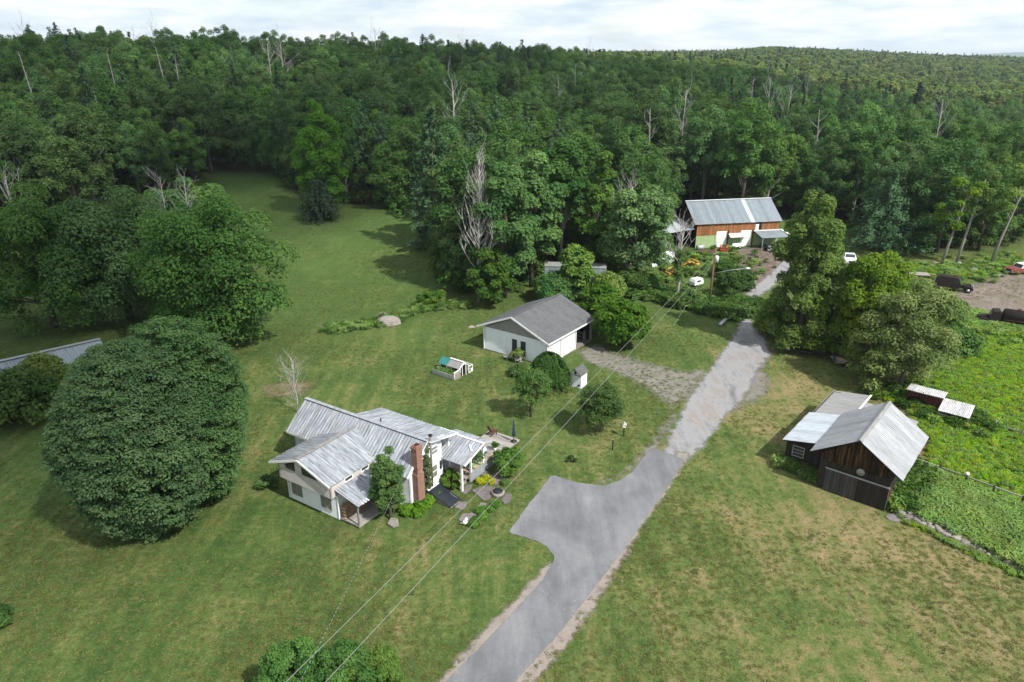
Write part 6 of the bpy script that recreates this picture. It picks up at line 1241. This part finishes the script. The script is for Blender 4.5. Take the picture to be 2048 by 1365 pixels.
shrub_at(905, 975, 'leafy bush beside the porch steps at the white gable', 1.5, .75, 12, 2200, .11); shrub_at(1143, 924, 'tiny grey-green shrub alone in the lawn above the asphalt', .5, .4, 7, 500, .08); shrub_at(1042, 748, 'low dark shrub left of the vine mound', 1.0, 1.2, 12, 1500, .13, 'forest'); shrub_at(1037, 722, 'dry brownish shrub below the black garage windows', 1.4, .9, 14, 1300, .10, 'silver')
shrub_at(55, 835, 'dark leafy shrub in front of the cream house', 4.6, 3.2, 34, 8000, .2, 'shrub'); shrub_at(95, 800, 'greyish shrub between the cream house and the round tree', 4.5, 2.6, 28, 6000, .18, 'silver'); rl = leafmat('red_leaf', (.10, .02, .012), (.2, .05, .02)); LM['red'] = rl; shrub_at(8, 846, 'rusty red shrub at the left edge below the cream house', 1.8, 1.4, 14, 1800, .16, 'red')
shrub_at(600, 1400, 'grey-green shrub cut by the bottom edge under the cables', 3.6, 1.9, 60, 20000, .07, 'shrub', lr=.24); shrub_at(690, 1418, 'leafy shrub in the middle of the bottom edge group', 3.6, 2.0, 60, 20000, .07, 'shrub', lr=.24); shrub_at(752, 1405, 'bright leafy shrub at the right of the bottom edge group', 3.2, 1.6, 50, 16000, .07, 'apple', lr=.24)
# weeping mound
def weeping(px, py):
    cs, ns, ss, ts = [], [], [], []
    for k in range(260):
        a = R.uniform(0, 2 * PI); el = R.uniform(.15, 1.5); r0 = 2.2; st = np.array([r0 * .75 * math.cos(a) * math.cos(el * .9), r0 * .75 * math.sin(a) * math.cos(el * .9), 1.6 + 2.0 * math.sin(el)])
        m = 34; u = np.linspace(0, 1, m); l = R.uniform(1.0, 2.6); x = np.array([math.cos(a), math.sin(a), 0]); P = st + x * (u * l * .42)[:, None] * 1.1 + np.array([0, 0, 1]) * (-(u ** 1.7) * min(l, st[2] - .15))[:, None]
        cs.append(P + R.normal(0, .06, (m, 3))); ns.append(np.tile(x * .8 + np.array([0, 0, .6]), (m, 1)) + R.normal(0, .5, (m, 3))); ss.append(np.full(m, .12) * R.uniform(.7, 1.3, m)); ts.append(np.clip(R.normal(.4, .2) + R.normal(0, .15, m), 0, 1))
    t = thing('weeping_tree', 'weeping vine-covered mound hanging to the ground beside the tiny white shed', 'tree', G(px, py)); link('crown', leaf_mesh('weeping', np.vstack(cs), np.vstack(ns), np.concatenate(ss), np.concatenate(ts), LM['shrub']), t); MB().tube([(0, 0, -.2), (.1, 0, 1.6), (0, .1, 3.2)], [.15, .12, .05], 8).obj('trunk', M['bark'], t)
weeping(1097, 772)
tree_at(1062, 836, 'fruit_tree', 'small airy apple tree with a bare stem in front of the weeping mound', 'tree', big(5.1, 1.65, 54, 9500, .08, 'apple', .2, .02, .36, r=.1, inner=.15)); tree_at(1200, 868, 'fruit_tree', 'small round fruit tree under the cables near the black posts', 'tree', big(4.9, 1.9, 60, 14000, .085, 'apple', .14, .02, .34, r=.1, inner=.2)); tree_at(781, 1043, 'porch_tree', 'small dark upright tree in front of the brick chimney and porch', 'tree', big(6.1, 1.3, 64, 17000, .08, 'forest', .10, .30, .32, r=.09, inner=.25, flat=1.1, up=.3))
for px_, py_, h_, lab in ((100, 268, 15, 'bleached dead trunk highest on the far left hillside'), (262, 285, 17, 'tall thin dead trunk leaning left of the pair on the hillside'), (362, 262, 17, 'bleached dead trunk, taller of the pair on the left hillside'), (372, 255, 14, 'shorter dead trunk of the pair on the left hillside'), (312, 200, 13, 'pale dead stem near the hilltop at left'), (935, 215, 13, 'pale dead stem in the middle of the upper woods'), (1150, 240, 12, 'forked bare stem above the garage woods'), (1010, 190, 12, 'bare grey stem high in the middle woods')):
    p = GT(px_, py_ + 30); t = thing('dead_tree', lab, 'dead tree', p); link('trunk', snag_mesh('dead_trunk', h_ + (10 if py_ > 220 else 3), 2.0, M['deadwood'], .24, 6, 2, (rnd.uniform(-.1, .05), 0), .5), t)
for k, (px_, py_, h_, c_) in enumerate(((1545, 668, 3.2, 2.2), (1580, 700, 3.0, 2.2), (1640, 705, 3.6, 2.6), (1705, 722, 2.6, 1.8))): shrub_at(px_, py_, 'low leafy growth ' + ('reaching the gravel drive under the sunlit row', 'at the foot of the tall sunlit tree', 'under the middle of the sunlit row', 'at the right foot of the sunlit row by the lumber')[k], h_, c_, 26, 6000, .16, 'row')['group'] = 'low growth under the sunlit row'
# pale leaning trunks by the right woods
def birch(px, py, label, h, lean, cr, n):
    t = thing('pale_trunk_tree', label, 'tree', G(px, py)); mb = MB(); P = [Vector((lean[0] * h * s * (1 + .25 * s), lean[1] * h * s, h * s - .2)) for s in (0, .3, .6, .85, 1)]; mb.tube(P, [.24, .2, .15, .1, .04], 8)
    lob = []
    for k in range(n): s = rnd.uniform(.45, 1.0); c_ = P[0].lerp(P[4], s); p = c_ + Vector((rnd.uniform(-cr, cr), rnd.uniform(-cr, cr), rnd.uniform(.2, 2.5))); mb.tube([c_, c_.lerp(p, .5) + Vector((0, 0, .2)), p], [.07, .05, .02], 5, cap=False); lob.append((np.array(p), rnd.uniform(.7, 1.3)))
    link('trunk', mb.mesh('trunk', M['bark_grey']), t); link('crown', leaf_mesh('crown', *lobe_leaves(lob, 2600, .2, .8, .5, .3), LM['row']), t)
birch(1978, 532, 'pale trunk leaning right over the dirt track end', 17, (.16, 0), 2.8, 14); birch(1880, 536, 'slender pale trunk right of the trailer at the woods edge', 13, (.12, 0), 2.2, 10); birch(1912, 528, 'thin pale forked trunk between the two leaning ones', 15, (.10, .02), 2.2, 10)
p = GT(1815, 300); place_tree('pine_tree', 'big dark pine towering over the right woods', 'conifer', p, conifer_data('pine', 27, 8, LM['spruce'], M['bark'], 26, 9, 60, .5, .0, .1, .75, .2, .9)); p = GT(2006, 330); place_tree('yellow_tree', 'yellowish round-topped tree in the woods at the right edge', 'tree', p, big(19, 6.5, 44, 12000, .32, 'row', .2, .05, .3))
for k, (px_, py_, lab) in enumerate(((1030, 150, 'round dark tree standing above the skyline in the middle'), (805, 150, 'spiky crowned tree standing above the skyline left of centre'), (625, 160, 'thin airy tree on the skyline above the bright green tree'))):
    p = GT(px_, py_); place_tree('skyline_tree', lab, 'tree', p, big((22, 23, 23)[k], (5, 5.5, 3.5)[k], 34, (9000, 8000, 3500)[k], .3, 'forest', .3, .05, .3))

# ------------------------------------------------------------------ rank weeds (stuff)
def blade_clump(name, n, h, spread, mat, w=.2):
    c_, nn, ss, ts, ax = [], [], [], [], []
    for k in range(n):
        a = R.uniform(0, 2 * PI); r = spread * math.sqrt(R.random()); hh = h * R.uniform(.5, 1.1); d = np.array([math.cos(a), math.sin(a), 0]) * R.uniform(.1, .5)
        for s in (.35, .8): c_.append(np.array([r * math.cos(a * 3), r * math.sin(a * 3), 0]) + np.array([d[0] * hh * s, d[1] * hh * s, hh * s])); ax.append(np.array([d[0], d[1], 1]) + R.normal(0, .35, 3)); nn.append(R.normal(0, .5, 3) + [0, 0, 1.3]); ss.append(hh * R.uniform(.22, .4)); ts.append(np.clip(.25 + .45 * s + R.normal(0, .15), 0, 1))
    return leaf_mesh(name, np.array(c_), np.array(nn), np.array(ss), np.array(ts), mat, w, np.array(ax))
WD = [blade_clump('weed', 60, .7, .5, LM['weed']), blade_clump('weed', 80, .9, .5, LM['tall']), leaf_mesh('weed', *lobe_leaves(lobes(6, (0, 0, .32), (.5, .5, .32), .28, .1), 260, .085, .8, .6), LM['weed']), leaf_mesh('weed', *lobe_leaves(lobes(7, (0, 0, .5), (.55, .55, .5), .33, .1), 300, .10, .8, .6), LM['hedge']), leaf_mesh('weed', *lobe_leaves(lobes(6, (0, 0, .4), (.5, .5, .4), .3, .1), 260, .085, .8, .6), LM['tall'])]
def in_poly(n, poly):
    A = np.array([tuple(p[:2]) for p in poly]); P = np.column_stack([R.uniform(A[:, 0].min(), A[:, 0].max(), n), R.uniform(A[:, 1].min(), A[:, 1].max(), n)]); return P[sdist(P, A) > 0], A
P, A = in_poly(70000, meadow_poly); q = (np.hypot(P[:, 0], P[:, 1]) < 120); P = P[q]
loc = (P - np.array(BO[:2])) @ np.array([[math.cos(-BYAW), math.sin(-BYAW)], [-math.sin(-BYAW), math.cos(-BYAW)]])
nearbarn = (loc[:, 0] > -9) & (loc[:, 0] < .5) & (loc[:, 1] > -.5) & (loc[:, 1] < 14.3); P = P[~nearbarn]; loc = loc[~nearbarn]
den = np.sin(P[:, 0] * .5 + 1) * np.cos(P[:, 1] * .45) * .5 + .5; edge = np.clip(1 - np.abs((P - np.array(f0[:2])) @ np.array([-(f1 - f0).normalized().y, (f1 - f0).normalized().x])) / 6, 0, 1)
keep = R.random(len(P)) < .45 + .4 * den; P = P[keep]; edge = edge[keep]
sdw = (P - np.array(f0[:2])) @ np.array([-(f1 - f0).normalized().y, (f1 - f0).normalized().x]); below = sdw < 0
scatter('meadow_weeds', np.column_stack([P, np.zeros(len(P))]), R.uniform(0, 6, len(P)), R.uniform(.35, .85, len(P)) * np.where(below, 1.15, .75), np.where(below, R.choice([1, 1, 1, 0], len(P)), R.choice([0, 2, 2, 0, 4], len(P))), WD, 'tall bright weeds covering the meadow right of the barn')
def strip(name, label, pxl, n, wid, smin, smax, choices):
    Q = [G(*p) for p in pxl]; L_ = [(b - a).length for a, b in zip(Q[:-1], Q[1:])]; out = []
    for _ in range(n):
        i = rnd.choices(range(len(L_)), L_)[0]; p = Q[i].lerp(Q[i + 1], rnd.random()); out.append((p.x + rnd.gauss(0, wid), p.y + rnd.gauss(0, wid)))
    out = np.array(out); scatter(name, np.column_stack([out, height(out[:, 0], out[:, 1])]), R.uniform(0, 6, n), R.uniform(smin, smax, n), R.choice(choices, n), WD, label)
strip('bank_weeds', 'weedy bank crossing the mown field by the boulder', [(655, 662), (740, 652), (790, 636), (850, 618), (935, 612)], 520, .7, .4, .85, [1, 4, 3])
strip('hedgerow_weeds', 'dark weedy hedgerow between the mown lawn and the junk yard', [(1235, 585), (1300, 592), (1360, 606), (1420, 620), (1470, 632), (1495, 612)], 800, 1.1, .8, 1.7, [3, 3, 4])
strip('yard_weeds', 'rough weeds among the parked machines of the dirt yard', [(1310, 560), (1350, 545), (1400, 545), (1440, 545), (1500, 535), (1450, 515), (1390, 515)], 260, 2.4, .5, 1.2, [1, 4, 3])
strip('track_weeds', 'green weeds along the edge of the dirt track', [(1770, 560), (1850, 545), (1950, 540), (2040, 528), (2100, 530)], 480, 2.6, .5, 1.1, [0, 1, 4]); strip('track_weeds', 'green weeds between the dirt track and the meadow', [(1860, 640), (1930, 640), (2000, 660), (2060, 680)], 600, 1.6, .6, 1.2, [0, 1, 4])
strip('barn_weeds', 'weeds growing along the foot of the dark barn lean-to', [(1560, 930), (1580, 935), (1600, 940), (1625, 958)], 110, .3, .4, .9, [3, 1]); strip('wall_weeds', 'grass tufts along the lawn side of the stone wall', [(1800, 1036), (1900, 1085), (2060, 1160)], 260, .22, .2, .45, [0, 1, 0]); strip('barn_weeds', 'tall weeds against the sunny side of the dark barn', [(1795, 1015), (1820, 985), (1845, 950)], 160, .5, .8, 1.4, [3, 1])
strip('shed_weeds', 'weeds around the collapsing red shed', [(1800, 800), (1850, 815), (1900, 840), (1960, 850)], 260, 1.2, .6, 1.2, [0, 2, 3])
hs = [(1262, 585, 'at the left end of the hedgerow below the garage woods'), (1290, 590, 'second from the left in the hedgerow, right of the garage woods'), (1385, 612, 'in the hedgerow left of the pole foot'), (1458, 592, 'in the hedgerow under the lamp arm'), (1480, 580, 'at the right end of the hedgerow beside the drive'), (1446, 556, 'in the yard right behind the utility pole')]
for i, (px_, py_, w_) in enumerate(hs): shrub_at(px_, py_, 'dark bushy shrub ' + w_, (3.4, 3.0, 2.2, 3.6, 3.2, 2.6)[i], (2, 1.8, 1.4, 2, 1.8, 1.4)[i], 24, 5200, .15, 'hedge')['group'] = 'hedgerow shrubs around the utility pole'

# short uneven tufts that break up the mown lawn
def blade_tuft(name, n_): 
    a = R.uniform(0, 6.28, n_); rr = .16 * np.sqrt(R.random(n_)); c_ = np.column_stack([rr * np.cos(a), rr * np.sin(a), R.uniform(.01, .06, n_)]); return leaf_mesh(name, c_, R.normal(0, .5, (n_, 3)) + [0, 0, .8], R.uniform(.03, .06, n_), np.clip(R.normal(.5, .25, n_), 0, 1), LM['lawn'], .3)
LM['lawn'] = leafmat('lawn_blade', (.070, .120, .026), (.21, .190, .078), .3, .03)
TF = [blade_tuft('lawn_tuft', 26) for _ in range(4)]
N_ = 190000; a_ = R.uniform(-.86, .86, N_); d_ = R.uniform(20, 185, N_) ** 1.0; P = np.column_stack([d_ * np.sin(a_), d_ * np.cos(a_)])
ok = (sdist(P, [tuple(p[:2]) for p in asph]) < -.25) & (sdist(P, [tuple(p[:2]) for p in gravel_poly]) < -.2) & (sdist(P, [tuple(p[:2]) for p in meadow_poly]) < 0)
for o_, yw, u0, u1, v0, v1 in ((HO, HYAW, -9.3, 5.3, 0, 17), (GO, GYAW, -8.9, 0, 0, 9.8), (BO, BYAW, -8.5, 0, 0, 14)):
    q_ = (P - np.array(o_[:2])) @ np.array([[math.cos(yw), -math.sin(yw)], [math.sin(yw), math.cos(yw)]]); ok &= ~((q_[:, 0] > u0) & (q_[:, 0] < u1) & (q_[:, 1] > v0) & (q_[:, 1] < v1))
den = np.sin(P[:, 0] * .21 + P[:, 1] * .13) * np.cos(P[:, 1] * .17 - P[:, 0] * .09) + R.normal(0, .5, N_); ok &= (den > -.1) & (forest_in(P[:, 0], P[:, 1]) < 0); P = P[ok]
scatter('lawn_tufts', np.column_stack([P, height(P[:, 0], P[:, 1])]), R.uniform(0, 6, len(P)), R.uniform(.5, 1.3, len(P)), R.integers(0, 4, len(P)), TF, 'short uneven grass tufts and clover in the mown lawn')
